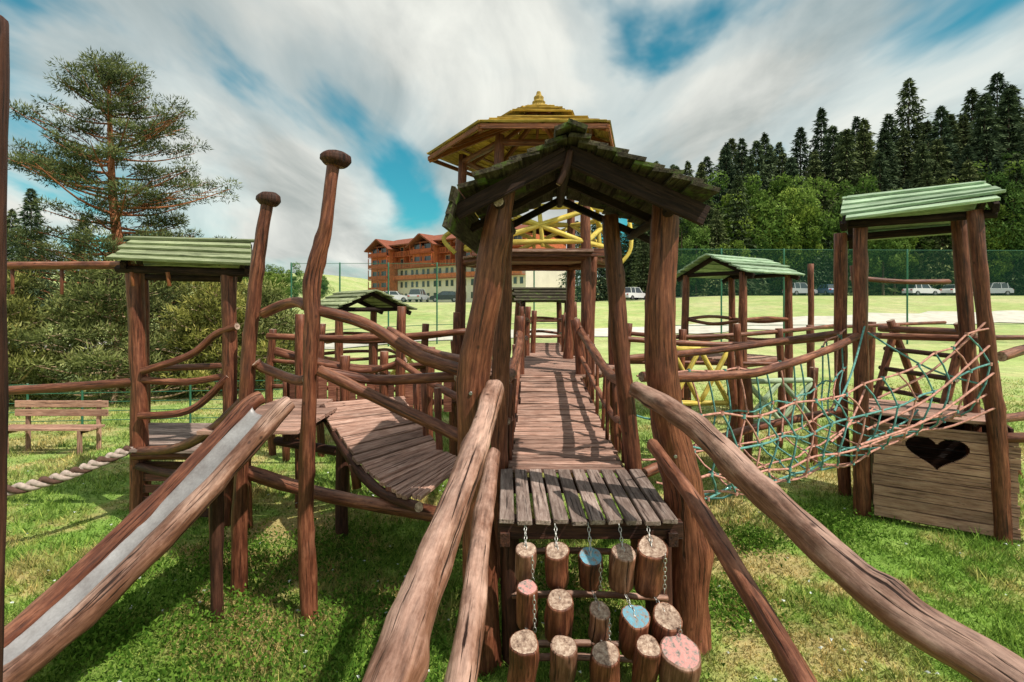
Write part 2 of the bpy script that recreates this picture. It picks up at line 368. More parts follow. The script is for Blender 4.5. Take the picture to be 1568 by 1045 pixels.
p.slope(R_(1.30,yf,3.30),R_(1.30,yn,3.30),R_(.36,yf,3.68),R_(.36,yn,3.68),8,.030,'moss',.07,.45)
for k in range(3):
    p.prism(R_(-.41+.02*k,yn-.03,3.10+.08*k),R_(-.41+.02*k,yf,3.10+.08*k),R_(-.385+.02*k,yf,3.19+.08*k),R_(-.385+.02*k,yn-.03+random.uniform(-.03,.03),3.19+.08*k),.028,'moss',Vector((-1,0,.25)).normalized())
p.prism(R_(.28,yn-.05,3.70),R_(.28,yf,3.70),R_(.38,yf,3.735),R_(.38,yn-.05,3.735),.03,'moss')
p.prism(R_(.35,yn-.07,3.745),R_(.35,yf,3.745),R_(.47,yf,3.70),R_(.47,yn-.07,3.70),.03,'moss')
for yy in (3.40,4.1,4.85):
    p.board(R_(-.38,yy,3.22),R_(.36,yy,3.61),.05,.10 if yy<3.5 else .06,'vdark')
    p.board(R_(1.28,yy,3.20),R_(.36,yy+.002,3.61),.05,.13 if yy<3.5 else .06,'vdark')
p.tube([R_(.3,3.35,3.40),R_(.35,3.35,3.50),R_(.38,3.36,3.62)],[.02,.026,.022],'dark',8)
p.tube([R_(-.10,3.45,3.31),R_(-.10,4.95,3.33)],.04,'vdark',10); p.tube([R_(1.1,3.45,3.28),R_(1.05,4.95,3.28)],.04,'vdark',10)
p.tube([R_(.36,3.40,3.58),R_(.36,4.98,3.60)],.04,'vdark',10)
p.flush('roof',E,.004)
p=Part()
for (x,y,z) in [(-.29,3.62,1.99),(-.28,3.62,1.55),(1.13,3.75,1.95),(1.2,3.78,1.5),(1.14,3.66,3.3),(-.08,3.52,3.3)]:
    p.tube([(x,y+.03,z),(x,y-.025,z)],.013,'bolt',8,wob=0,cap='bolt')
p.flush('bolts',E)

# hanging steps
E=empty('hanging_log_steps')
rows=[(3.42,[(.092,.98,.066,.22),(.30,.97,.08,.25),(.53,.93,.077,.22),(.744,.96,.083,.26),(.937,.99,.10,.31)]),
 (3.30,[(.098,.79,.068,.29),(.31,.71,.09,.28),(.57,.64,.07,.2),(.80,.60,.09,.25),(1.0,.60,.095,.2)]),
 (3.14,[(.073,.54,.092,.32),(.32,.52,.078,.3),(.575,.47,.092,.28),(.83,.52,.078,.32),(1.03,.49,.118,.3)])]
tops=[['end','end','endblue','end','end'],['endpink','end','end','endblue','end'],['end','end','end','end','endpink']]
p=Part(); pc=Part()
def chain(a,b):
    a=Vector(a);b=Vector(b);L=(b-a).length; n=max(2,int(L/.030)); d=(b-a).normalized()
    s1=d.cross(Vector((.3,1,.1))).normalized(); s2=d.cross(s1)
    for i in range(n):
        c=a.lerp(b,(i+.5)/n); q=s1 if i%2 else s2; pts=[]
        for k in range(9):
            th=2*math.pi*k/8; pts.append(tuple(c+d*math.cos(th)*.020+q*math.sin(th)*.010))
        pc.tube(pts,.003,'chain',5,1,0,None)
for ri,(yy,row) in enumerate(rows):
    for ci,(x,zt,r,h) in enumerate(row):
        tx=random.uniform(-.02,.02); ty=.09+random.uniform(-.02,.02)
        p.tube([(x+tx,yy+ty*h*4,zt-h),(x,yy+ty*h*2,zt-h/2),(x,yy,zt)],[r*.95,r,r*.98],'rail' if (ri+ci)%3==0 else 'red',20,5,.12,tops[ri][ci],3,knots=2)
        if ri==0: chain((x,3.56,1.10),(x,yy,zt))
        else:
            px,pz,pr_,ph=rows[ri-1][1][ci]; chain((px,rows[ri-1][0]+.08,pz-ph),(x,yy,zt))
            if ci%2==0: chain((px+pr_*.6,rows[ri-1][0]-.09,pz),(px+pr_*.7,rows[ri-1][0]-.04,pz-ph*.9))
for z,yy in ((.80,3.76),(.52,3.69),(.25,3.56),(.1,3.64)):
    p.tube([(.0,yy,z),(.5,yy,z+.01),(1.12,yy,z-.02)],.024,'rail',8,3)
p.flush('stumps',E); pc.flush('chains',E)

# foreground log handrails
E=empty('log_handrail'); p=Part()
p.tube([(-.12,3.6,2.03),(-.19,2.9,1.84),(-.29,2.0,1.65),(-.365,1.3,1.51),(-.43,.7,1.36)],[.065,.07,.072,.072,.075],'rail',28,16,.14,knots=12)
p.tube([(-.13,3.62,1.56),(-.155,2.9,1.45),(-.165,2.0,1.35),(-.19,1.4,1.28),(-.24,.8,1.15)],[.048,.052,.056,.058,.06],'rail',24,16,.13,knots=8)
p.flush('logs',E)
E=empty('log_handrail'); p=Part()
p.tube([(.90,3.72,2.0),(1.10,3.1,1.88),(1.26,2.5,1.66),(1.40,1.9,1.50),(1.49,1.5,1.48),(1.60,1.0,1.38)],[.06,.072,.07,.075,.075,.08],'rail',28,14,.15,knots=12)
p.tube([(1.02,3.72,1.60),(1.07,3.1,1.47),(1.09,2.5,1.32),(1.10,1.9,1.18),(1.11,1.3,1.0)],[.043,.046,.048,.05,.05],'red',20,12,.13,knots=6)
p.flush('logs',E)

# ---------------------------------------------------------------- plank bridges
def bridge(name,Lf,Rf,n,mat,sag,rails):
    E=empty(name); p=Part()
    def P(line,t):
        q,_=cr(line,8); x=t*(len(q)-1); k=min(int(x),len(q)-2); v=q[k].lerp(q[k+1],x-k); v=v.copy(); v.z-=sag*4*t*(1-t); return v
    for i in range(n):
        t0=i/n; t1=(i+1)/n-.17/n
        jl=random.uniform(-.035,.035); jr=random.uniform(-.035,.035)
        a,b=P(Lf,t0),P(Rf,t0); d,c2=P(Lf,t1),P(Rf,t1); ax=(b-a).normalized()
        for v in (a,b,c2,d): v.z+=random.uniform(-.011,.011)
        p.prism(a+ax*jl,b+ax*jr,c2+ax*jr,d+ax*jl,.036,mat)
    for line in (Lf,Rf):
        q=[P(line,t/6)-Vector((0,0,.045)) for t in range(7)]
        p.tube([tuple(v) for v in q],.045,'dark',8,2)
    p.flush('deck',E,.005)
    p=Part()
    for r in rails: p.tube(r[0],r[1],'red',12,7,.16,knots=4)
    p.flush('rails',E); return E
E=bridge('plank_bridge',[(-.02,4.64,1.10),(.04,6.2,1.12),(.14,8.0,1.56)],[(1.02,4.64,1.10),(1.12,6.2,1.12),(1.04,8.0,1.56)],23,'deck',.03,
 [([(-.07,4.85,1.90),(0,5.8,1.86),(.09,7.0,2.05),(.12,8.0,2.2)],.055),([(-.05,4.9,1.5),(.02,6,1.42),(.12,8,1.85)],.035),
 ([(1.04,4.85,1.9),(1.10,5.8,1.84),(1.09,7.0,2.02),(1.05,8.0,2.25)],.055),([(1.05,4.9,1.5),(1.12,6,1.42),(1.06,8,1.85)],.035)])
p=Part()
for i in range(8):
    t=i/7; y=5.0+t*2.9; z=1.1+.46*max(0,(t-.4)/.6)
    for x in (.0+.12*t-.03,1.08+.02*math.sin(t*3)):
        j=random.uniform(-.04,.04); p.tube([(x+random.uniform(-.03,.03),y,z-.02),(x+j,y+random.uniform(-.06,.06),z+.74)],.024,'red',7)
p.flush('balusters',E)
E=bridge('plank_bridge',[(-.72,3.95,1.10),(-1.35,4.70,1.12),(-2.3,6.15,1.42)],[(-.42,4.95,1.10),(-.80,5.5,1.14),(-1.42,6.6,1.42)],18,'deck',.05,
 [([(-1.62,4.27,2.57),(-1.23,4.3,2.46),(-.77,4.2,2.2),(-.36,3.9,2.11)],.05),
  ([(-1.62,4.27,2.07),(-1.17,4.4,1.97),(-.45,4.1,2.04)],.04),
  ([(-1.6,4.25,2.07),(-1.0,4.2,1.80),(-.38,3.9,1.60)],.048),
  ([(-1.6,6.7,2.3),(-1.0,5.9,2.1),(-.3,4.9,2.05)],.045),([(-1.5,6.7,1.9),(-.9,5.9,1.7),(-.25,4.9,1.6)],.04)])
p=Part()
p.tube([(-2.42,4.7,1.08),(-1.6,4.5,.93),(-.72,4.2,.92),(-.3,4.0,.95)],.062,'red',14,8,.15,knots=4)
p.tube([(-2.9,6.3,.95),(-1.6,5.9,.86),(-.3,4.9,.95)],.055,'dark',10)
for a in [(-1.0,4.35),(-1.5,4.95)]: p.tube([(a[0],a[1],.85),(a[0]-.03,a[1],1.08)],.045,'red',8)
for a in [(-.75,5.35),(-1.1,6.0),(-.95,5.7)]: p.tube([(a[0],a[1],0.9),(a[0]-.03,a[1],1.75)],.035,'red',8)
p.tube([(-1.9,5.7,-.1),(-1.88,5.7,1.2)],.07,'dark',10)
p.flush('beams',E)

# ---------------------------------------------------------------- tall posts with mushroom caps
def capped(name,pts,r,cr_,cz):
    E=empty(name); p=Part(); p.tube(pts,r,'red',18,12,.17,knots=10); x,y,z=cz
    p.tube([(x-.005,y,z-.05),(x,y,z-.01),(x,y,z+.03),(x,y,z+.055)],[cr_*.7,cr_,cr_*.97,cr_*.7],'dark',18,3,.16,'rail'); p.flush('post',E); return E
capped('carved_log_post',[(-1.675,4.25,-.1),(-1.71,4.25,.81),(-1.69,4.25,1.62),(-1.66,4.25,2.44),(-1.66,4.25,2.82),(-1.55,4.25,3.25),(-1.485,4.25,3.8)],[.07,.062,.06,.060,.07,.055,.052],.115,(-1.465,4.25,3.82))
capped('carved_log_post',[(-2.47,4.63,-.1),(-2.455,4.63,.95),(-2.40,4.63,1.83),(-2.35,4.63,2.54),(-2.28,4.63,3.13),(-2.21,4.63,3.55)],[.07,.062,.06,.062,.055,.05],.10,(-2.20,4.63,3.57))
E=empty('log_post'); p=Part(); p.tube([(-1.262,1.2,-.1),(-1.262,1.2,1.5),(-1.25,1.2,2.6),(-1.25,1.2,3.28)],[.055,.05,.05,.052],'dark',16,8,.1); p.flush('post',E)

# ---------------------------------------------------------------- slide
E=empty('metal_slide'); p=Part()
Lp=[(-2.28,4.42,1.74),(-2.50,4.2,1.42),(-2.88,3.82,.92),(-3.34,3.3,.40),(-3.78,2.8,.14)]
off=Vector((.37,-.22,0))
Rp=[tuple(Vector(a)+off) for a in Lp]
p.tube([(-2.20,4.5,1.80)]+Lp,[.06,.068,.07,.073,.073,.073],'red',18,12,.13,knots=6)
p.tube([(-1.86,4.27,1.80)]+Rp,[.06,.07,.078,.08,.082,.082],'rail',20,12,.13,knots=8)
p.tube([(-2.45,4.25,-.1),(-2.45,4.25,1.3)],.05,'dark',10)
p.flush('side_logs',E)
A,_=cr(Lp,7); p=Part(); prof=[(.08,.03),(.18,-.03),(.28,-.06),(.5,-.07),(.72,-.06),(.80,-.03),(.90,.03)]
B=len(p.v)
for q in A:
    for (u,w) in prof: p.v.append(q+off*u+Vector((0,0,w+.012))); p.lc.append(q)
for i in range(len(A)-1):
    for k in range(6):
        a=B+i*7+k; p.f.append((a,a+1,a+8,a+7)); p.m.append(p.mi('steel')); p.sm.append(True)
o=p.flush('chute',E); sm=o.modifiers.new('s','SOLIDIFY'); sm.thickness=.006

# ---------------------------------------------------------------- slide deck
E=empty('slide_platform'); p=Part()
for i in range(9):
    y=4.95+i*.19; x1=-2.05 if i<6 else -2.3
    p.board((-3.0,y,1.40),(x1,y+.02,1.40),.17,.035,'deck')
p.board((-2.9,5,1.33),(-2.9,6.6,1.33),.07,.1,'dark'); p.board((-2.2,5,1.33),(-2.2,6.6,1.33),.07,.1,'dark')
for (x,y,h) in [(-2.95,5.1,1.38),(-2.75,6.65,2.5),(-1.45,6.75,2.6),(-3.1,6.0,2.3),(-2.2,6.75,1.95)]:
    p.tube([(x,y,-.1),(x+random.uniform(-.05,.05),y,h*.5),(x,y,h)],.06,'red',10)
p.tube([(-2.23,4.6,2.54),(-2.03,4.5,2.61),(-1.83,4.35,2.64),(-1.7,4.25,2.6)],.045,'red'); p.tube([(-2.3,4.6,2.1),(-2.23,4.6,2.05),(-1.86,4.4,1.97),(-1.7,4.25,2.0)],.045,'red')
p.tube([(-3.3,6.9,2.2),(-2,7,2.17),(-.6,7.1,2.26)],.045,'red'); p.tube([(-3.1,6.7,2.0),(-2,6.8,1.75),(-1.4,6.75,1.9)],.04,'red')
p.tube([(-4.45,6.1,.88),(-3.7,5.6,1.05),(-3.0,5.05,1.35),(-2.5,4.75,1.72)],.05,'red',10)
p.tube([(-4.45,6.1,.70),(-3.5,5.5,.80),(-2.5,4.8,1.25)],.045,'dark',10)
p.flush('frame',E)

# ---------------------------------------------------------------- left hut
E=empty('roofed_play_platform'); p=Part()
p.tube([(-4.50,6.18,-.1),(-4.50,6.18,1.5),(-4.56,6.18,3.1)],[.10,.09,.09],'red',16,10,.14,knots=5)
p.tube([(-3.42,6.1,-.1),(-3.36,6.1,1.5),(-3.38,6.1,3.05)],.08,'red',12,8,knots=4)
p.tube([(-5.3,7.4,-.1),(-5.35,7.4,3.1)],.08,'red',12); p.tube([(-4.05,7.4,-.1),(-4.1,7.4,1.5),(-4.0,7.3,3.1)],.075,'red',12)
p.flush('posts',E); p=Part()
p.slope((-4.60,5.88,3.10),(-2.98,5.88,3.02),(-5.02,6.75,3.50),(-3.42,6.75,3.46),5,.035,'green',.05,.25)
p.slope((-4.0,7.6,3.1),(-5.6,7.6,3.1),(-3.42,6.75,3.46),(-5.02,6.75,3.50),5,.035,'green',.05,.25)
for a,b in [((-4.56,6.0,3.08),(-4.98,6.75,3.42)),((-3.1,6.0,3.0),(-3.46,6.75,3.38)),((-4.98,6.75,3.42),(-5.4,7.5,3.06)),((-3.46,6.75,3.38),(-4.0,7.5,3.0))]: p.board(a,b,.06,.09,'vdark')
p.tube([(-4.7,6.1,3.05),(-3.1,6.05,3.0)],.05,'vdark'); p.tube([(-5.4,7.4,3.03),(-4.0,7.35,3.0)],.05,'vdark')
p.flush('roof',E,.004); p=Part()
for i in range(8): p.board((-4.5-.11*i,6.1+.18*i,.90),(-3.35-.1*i,6.05+.18*i,.90),.16,.035,'deckg')
p.tube([(-4.5,6.1,.83),(-3.4,6.05,.84)],.055,'red')
for i in range(5): p.board((-4.42,6.14,.70-.14*i),(-3.45,6.1,.70-.14*i),.03,.09,'dark')
p.tube([(-4.4,6.1,1.83),(-3.84,6.1,2.02),(-3.53,6.1,2.27),(-3.22,6.0,2.37)],.045); p.tube([(-4.45,6.15,1.72),(-3.9,6.15,1.70),(-3.3,6.1,1.80)],.04)
p.tube([(-4.4,6.05,1.31),(-3.8,6.05,1.38),(-3.35,6.05,1.78)],.045); p.tube([(-5.3,7.4,1.7),(-4.05,7.4,1.75)],.045)
p.tube([(-8.5,6.1,3.14),(-6.5,6.2,3.10),(-4.55,6.15,3.10)],.05); p.tube([(-8.5,6.0,1.55),(-6.2,6.2,1.58),(-4.5,6.15,1.70)],.055)
for x in (-4.42,-4.0): p.tube([(x,5.95,3.0),(x+.02,5.95,2.84)],.022,'orange',7)
for x in (-6.05,-5.45): p.tube([(x,6.2,3.05),(x,6.2,2.75)],.02,'red',7)
p.flush('railings_and_deck',E,.003)
E=empty('twisted_rope'); p=Part(); Q,_=cr([(-6.6,5.2,1.0),(-5.4,5.25,.72),(-4.95,5.5,.74),(-4.72,5.8,.82),(-4.52,6.1,.92)],16)
for k,mt in ((0,'ropeW'),(1,'ropeD'),(2,'ropeW')):
    pts=[]
    for i,q in enumerate(Q):
        th=i*.62+k*2.094; pts.append((q.x+math.cos(th)*.01,q.y+math.cos(th)*.028,q.z+math.sin(th)*.034))
    p.tube(pts,.030,mt,7,2,0,None)
p.flush('rope',E)

# ---------------------------------------------------------------- hex lookout tower
E=empty('lookout_tower'); cx,cy=.48,9.2
p=Part(); PO=[]
for k in range(6):
    a=math.radians(180+60*k); x=cx+1.35*math.cos(a); y=cy+1.25*math.sin(a); PO.append((x,y))
    j=lambda:random.uniform(-.05,.05)
    p.tube([(x+j(),y+j(),-.1),(x+j(),y,1.6),(x+j(),y+j(),3.5),(x+j()*.5,y,5.32)],[.105,.095,.085,.07],'red',12,8,.14,knots=5)
p.tube([(.95,7.85,-.1),(1.06,7.9,1.6),(.98,7.95,2.4)],.08,'red'); p.tube([(.1,7.85,-.1),(.12,7.9,1.6),(.13,7.95,2.45)],.075,'red')
p.tube([(1.22,8.2,1.5),(1.3,8.2,3.5)],.07,'red'); p.tube([(-.62,8.9,1.6),(-.45,8.7,3.5)],.06,'red')
p.flush('posts',E)
p=Part()
HV=[(-1.50,9.2),(-.48,7.55),(1.42,7.55),(1.85,9.2),(1.42,10.85),(-.50,10.85)]
ap=Vector((cx,cy,6.16))
for k in range(6):
    a=HV[k];b=HV[(k+1)%6]; za=5.28
    A_=Vector((*a,za));B_=Vector((*b,za)); ra=A_.lerp(ap,.56); rb=B_.lerp(ap,.56)
    p.slope(A_,B_,ra-Vector((0,0,.05)),rb-Vector((0,0,.05)),4,.035,'yroof',.03,.3)
    p.slope(A_.lerp(ap,.50)+Vector((0,0,.03)),B_.lerp(ap,.50)+Vector((0,0,.03)),A_.lerp(ap,.95)+Vector((0,0,.04)),B_.lerp(ap,.95)+Vector((0,0,.04)),4,.035,'yroof',.02,.3)
    p.board(A_+Vector((0,0,-.05)),ap-Vector((0,0,.12)),.06,.09,'orange')
    p.board(A_+Vector((0,0,-.02)),B_+Vector((0,0,-.02)),.035,.07,'orange')
    m=(A_+B_)/2; p.board(m+Vector((0,0,-.05)),ap-Vector((0,0,.12)),.05,.07,'orange')
    for tt in (.25,.55,.8):
        p.board(A_.lerp(ap,tt)-Vector((0,0,.03)),B_.lerp(ap,tt)-Vector((0,0,.03)),.06,.02,'orange')
    P0=PO[k];P1=PO[(k+1)%6]; p.tube([(*P0,5.2),(*P1,5.2)],.055,'red',8)
p.tube([(cx,cy,6.1),(cx,cy,6.2),(cx,cy,6.22),(cx,cy,6.27),(cx,cy,6.30),(cx,cy,6.36),(cx,cy,6.40),(cx,cy,6.46)],[.17,.16,.10,.12,.085,.09,.05,.035],'yroof',14,3,.03)
p.flush('roof',E,.004)
p=Part()
for zz in (3.46,1.54):
    for i in range(15):
        y=cy-1.3+i*.18; w=min(1.35,1.35*(1-max(0,(abs(y+.08-cy)-.1))/2.6))
        p.board((cx-w,y,zz),(cx+w,y,zz),.165,.04,'deck')
    for k in range(6): P0=PO[k];P1=PO[(k+1)%6]; p.tube([(*P0,zz-.08),(*P1,zz-.08)],.065,'red',10)
p.board((cx-1.1,7.95,3.44),(cx+1.1,7.95,3.44),.1,.12,'red')
p.flush('decks',E,.004)
p=Part()
for k in range(6):
    P0=PO[k];P1=PO[(k+1)%6]; j=lambda:random.uniform(-.08,.08)
    p.tube([(P0[0],P0[1],4.28+j()),((P0[0]+P1[0])/2,(P0[1]+P1[1])/2,4.25+j()),(P1[0],P1[1],4.28+j())],.048,'yellow',8)
    p.tube([(P0[0],P0[1],3.62+j()),(P1[0],P1[1],4.2+j())],.042,'yellow',8); p.tube([(P1[0],P1[1],3.6+j()),(P0[0],P0[1],4.2+j())],.042,'yellow',8)
    p.tube([(P0[0],P0[1],3.62),(P1[0],P1[1],3.64)],.042,'yellow',8)
    mx_,my_=(P0[0]+P1[0])/2,(P0[1]+P1[1])/2
    p.tube([(mx_+j(),my_,3.55),(mx_+j(),my_,4.3)],.035,'yellow',8)
p.tube([(-.95,8.6,3.5),(-1.15,8.6,3.75),(-.85,8.6,3.95)],.035,'yellow',8); p.tube([(1.8,8.6,3.3),(2.0,8.6,3.6),(1.95,8.6,4.2)],.035,'yellow',8)
p.flush('railing',E)

# ---------------------------------------------------------------- right hut with heart wall
E=empty('roofed_play_platform'); p=Part()
p.tube([(4.38,6.40,-.1),(4.33,6.35,1.5),(4.32,6.35,3.64)],[.095,.085,.08],'red',16,10,.14,knots=5)
p.tube([(4.62,7.1,-.1),(4.56,7.1,1.6),(4.50,7.0,3.6)],.08,'red',12,6)
p.tube([(5.42,5.65,-.1),(5.36,5.65,1.1),(5.22,5.65,2.4),(5.10,5.65,3.66)],[.09,.08,.075,.07],'red',16,10,.14,knots=5)
p.tube([(5.75,6.3,-.1),(5.64,6.3,1.6),(5.5,6.3,3.75)],.08,'red',12,6)
p.tube([(4.95,7.3,.5),(5.1,7.4,1.8),(5.0,7.5,3.2)],.055,'red',10)
p.flush('posts',E); p=Part()
p.slope((3.94,6.10,3.58),(5.20,5.40,3.70),(4.38,6.72,4.02),(5.62,6.08,4.07),5,.035,'mint',.05,.25)
p.slope((6.2,6.9,3.55),(4.9,7.5,3.5),(5.62,6.08,4.07),(4.38,6.72,4.02),5,.035,'mint',.04,.25)
for a,b in [((4.02,6.2,3.56),(4.42,6.7,3.93)),((5.2,5.5,3.66),(5.6,6.05,3.98)),((4.42,6.7,3.93),(4.9,7.4,3.48)),((5.6,6.05,3.98),(6.1,6.8,3.52))]: p.board(a,b,.06,.10,'vdark')
p.tube([(4.1,6.4,3.62),(5.3,5.6,3.62)],.05,'vdark'); p.tube([(4.6,7.1,3.55),(5.8,6.4,3.6)],.05,'vdark')
p.flush('roof',E,.004); p=Part()
wd=Vector((5.52-4.42,5.62-6.32,0)).normalized(); wn=Vector((wd.y,-wd.x,0)); ZV=Vector((0,0,1))
for i in range(9):
    t=i/8; o_=-wn*(.06+t*1.0)
    a=Vector((4.40,6.30,1.29))+o_; b=Vector((5.45,5.66,1.29))+o_; p.board(a,b,.115,.035,'deck')
p.flush('deck',E,.003)
p=Part(); W0=Vector((4.42,6.28,0)); Lw=1.31; z=.06; hs=.29; hz=.20; HX,HZ=.61,.92
th=np.linspace(0,math.pi/2,60); ux=np.sin(th)**3; uz=(13*np.cos(th)-5*np.cos(2*th)-2*np.cos(3*th)-np.cos(4*th))/15
th2=np.linspace(math.pi,math.pi/2,60); lx_=np.sin(th2)**3; lz_=(13*np.cos(th2)-5*np.cos(2*th2)-2*np.cos(3*th2)-np.cos(4*th2))/15
def heart(x):
    r=abs(x-HX)/hs
    if r>=.999: return None
    return HZ+hz*float(np.interp(r,lx_,lz_)),HZ+hz*float(np.interp(r,ux,uz))
while z<1.2:
    h=.118; of=rvec(); e0=random.uniform(-.02,.02); e1=random.uniform(-.02,.02); z1=z+h; tint=random.random()
    xs2=[e0,HX-hs]+[HX-hs+2*hs*k/44 for k in range(1,44)]+[HX+hs,Lw+e1]
    for k in range(len(xs2)-1):
        xa,xb=xs2[k],xs2[k+1]; hi=heart((xa+xb)/2) if 0<k<len(xs2)-2 else None
        iv=[(z,z1)]
        if hi:
            iv=[]
            if hi[0]>z: iv.append((z,min(z1,hi[0])))
            if hi[1]<z1: iv.append((max(z,hi[1]),z1))
        for (a0,a1) in iv:
            if a1-a0<.002: continue
            a=W0+wd*xa; b=W0+wd*xb
            p.prism(a+ZV*a0,b+ZV*a0,b+ZV*a1,a+ZV*a1,.028,'wall',wn.copy(),of,xa,a0-z,tint)
    z+=.127
p.flush('heart_wall',E)
p=Part()
p.board(W0-wn*.035+wd*.1,W0-wn*.035+wd*.1+ZV*1.2,.06,.06,'dark',up=wn); p.board(W0-wn*.035+wd*1.2,W0-wn*.035+wd*1.2+ZV*1.2,.06,.06,'dark',up=wn)
for k in range(9):
    z=.08+k*.13
    p.prism(W0-wn*1.05+ZV*z,W0-wn*1.05+wd*Lw+ZV*z,W0-wn*1.05+wd*Lw+ZV*(z+.125),W0-wn*1.05+ZV*(z+.125),.03,'dark',wn.copy())
    for q in (0.02,Lw-.05): p.prism(W0-wn*.1+wd*q+ZV*z,W0-wn*1.0+wd*q+ZV*z,W0-wn*1.0+wd*q+ZV*(z+.125),W0-wn*.1+wd*q+ZV*(z+.125),.03,'dark',wd.copy())
p.tube([(4.3,6.4,2.25),(5.0,7.0,2.2),(5.7,6.4,2.2)],.045); p.tube([(5.3,5.7,2.2),(5.7,6.3,2.2)],.04)
p.tube([(5.4,5.65,1.15),(6.2,5.2,1.3),(7,4.9,1.5)],.055); p.tube([(5.4,5.65,2.05),(6.5,6.2,2.15),(8,6.8,2.2)],.055); p.tube([(5.6,6.2,1.2),(7.5,7.2,1.1)],.055)
p.flush('wall_frame_and_rails',E,.003)

# ---------------------------------------------------------------- rope net bridge
E=empty('rope_net_bridge'); p=Part()
p.tube([(1.15,4.55,1.98),(1.9,4.9,1.93),(2.6,5.25,1.95),(3.5,5.8,2.08),(4.33,6.35,2.25)],.045,'red',12,9,.15,knots=5)
p.tube([(1.1,4.9,2.1),(2.5,5.9,2.12),(4.6,7.1,2.25)],.04,'red',10)
p.tube([(1.25,4.85,1.02),(2.6,5.9,1.15),(4.4,6.9,1.2)],.05,'red',10)
p.flush('rails',E); p=Part()
La=[(1.2,4.95,1.95),(1.22,4.95,1.55),(1.25,4.9,1.15),(1.3,4.65,.98),(1.36,4.40,.95),(1.4,4.25,1.0),(1.42,4.15,1.2),(1.38,4.1,1.45),(1.3,4.1,1.75)]
Ra=[(4.62,7.05,2.3),(4.5,6.95,1.75),(4.45,6.8,1.45),(4.6,6.5,1.35),(4.9,6.15,1.35),(5.2,5.85,1.40),(5.35,5.68,1.65),(5.3,5.62,2.0),(5.2,5.6,2.4)]
sg=[.10,.14,.18,.22,.24,.24,.26,.24,.28]; grid=[]
NC=17
for i,(a,b) in enumerate(zip(La,Ra)):
    a=Vector(a);b=Vector(b); pts=[]
    for k in range(NC+1):
        t=k/NC; q=a.lerp(b,t); q.z-=sg[i]*4*t*(1-t); q+=Vector((random.uniform(-.03,.03),random.uniform(-.03,.03),random.uniform(-.04,.04))); pts.append(q)
    grid.append(pts)
for k in range(NC+1):
    c_=sum((g[k] for g in grid),Vector())/len(grid); w_=1-.30*math.sin(math.pi*k/NC)
    for g in grid: g[k]=Vector((c_.x+(g[k].x-c_.x)*w_,c_.y+(g[k].y-c_.y)*w_,c_.z+(g[k].z-c_.z)*(.6+.4*w_)))
for i,g in enumerate(grid): p.tube([tuple(q) for q in g],.0105,'ropeP' if i%3!=1 else 'ropeT',6,2,0,None)
for k in range(1,NC):
    pts=[grid[i][k].lerp(grid[i][min(k+ (1 if i%2 else 0),NC)],.6) for i in range(9)]
    mt='ropeT' if k%3 else 'ropeP'
    p.tube([tuple(q) for q in pts],.0095,mt,6,2,0,None)
    for q in pts: p.tube([tuple(q-Vector((0,0,.018))),tuple(q+Vector((0,0,.018)))],.019,'ropeT' if k%2 else 'ropeP',6,wob=0,cap=None)
for i,(a,b) in enumerate([((5.2,5.6,2.45),(4.0,5.6,1.6)),((5.25,5.6,2.2),(3.6,5.2,1.35)),((4.35,6.3,2.4),(3.4,5.4,1.5)),((4.35,6.3,1.6),(3.3,5.3,1.2)),((5.3,5.6,1.5),(4.2,5.7,1.25)),((5.35,5.6,1.7),(4.35,6.3,2.3)),((5.3,5.6,1.9),(3.4,5.0,1.25))]):
    m=(Vector(a)+Vector(b))/2-Vector((0,0,.12)); p.tube([a,tuple(m),b],.012,'ropeT' if i in (2,5) else 'ropeP',6,5,0,None)
p.flush('ropes',E)

# ---------------------------------------------------------------- rear huts
def hut(name,ox,oy,yaw,w,d,dz,ph,rh,roofm,rail='red',ov=.25):
    E=empty(name); c,s=math.cos(yaw),math.sin(yaw); bz=float(H(ox,oy))
    T=lambda x,y,z:(ox+c*x-s*y,oy+s*x+c*y,bz+z)
    p=Part()
    for x in (-w/2,w/2):
        for y in (-d/2,d/2):
            j=random.uniform(-.08,.08); p.tube([T(x+j,y,-.1),T(x-j,y,ph*.5),T(x,y,ph)],[.10,.09,.08],'red',10)
    p.flush('posts',E); p=Part(); X=w/2+ov;Yy=d/2+ov
    p.slope(T(-X,-Yy,ph-.05),T(X,-Yy,ph-.05),T(-X,0,ph+rh),T(X,0,ph+rh),5,.035,roofm,.05)
    p.slope(T(X,Yy,ph-.05),T(-X,Yy,ph-.05),T(X,0,ph+rh),T(-X,0,ph+rh),5,.035,roofm,.05)
    for x in (-w/2,w/2):
        p.board(T(x,-Yy,ph-.1),T(x,0,ph+rh-.06),.07,.1,'vdark'); p.board(T(x,Yy,ph-.1),T(x,0,ph+rh-.06),.07,.1,'vdark'); p.tube([T(x,-d/2,ph),T(x,d/2,ph)],.05,'vdark',8)
    p.flush('roof',E,.004); p=Part(); n=int(d/.17)
    for i in range(n): y=-d/2+d*(i+.5)/n; p.board(T(-w/2,y,dz),T(w/2,y,dz),.15,.035,'deck')
    for a,b in (((-w/2,-d/2),(w/2,-d/2)),((w/2,-d/2),(w/2,d/2)),((w/2,d/2),(-w/2,d/2)),((-w/2,d/2),(-w/2,-d/2))):
        p.tube([T(*a,dz-.07),T(*b,dz-.07)],.06,'red',8)
        for h in (.45,.9): p.tube([T(*a,dz+h),T((a[0]+b[0])/2,(a[1]+b[1])/2,dz+h+random.uniform(-.1,.1)),T(*b,dz+h)],.042,rail,8)
    p.flush('deck_and_rails',E,.003); return E
hut('roofed_play_platform',-3.7,12.3,math.radians(-50),1.5,1.5,1.0,2.55,.42,'green')
hut('roofed_play_platform',5.35,12.2,math.radians(32),1.75,1.5,1.4,3.35,.42,'mint')
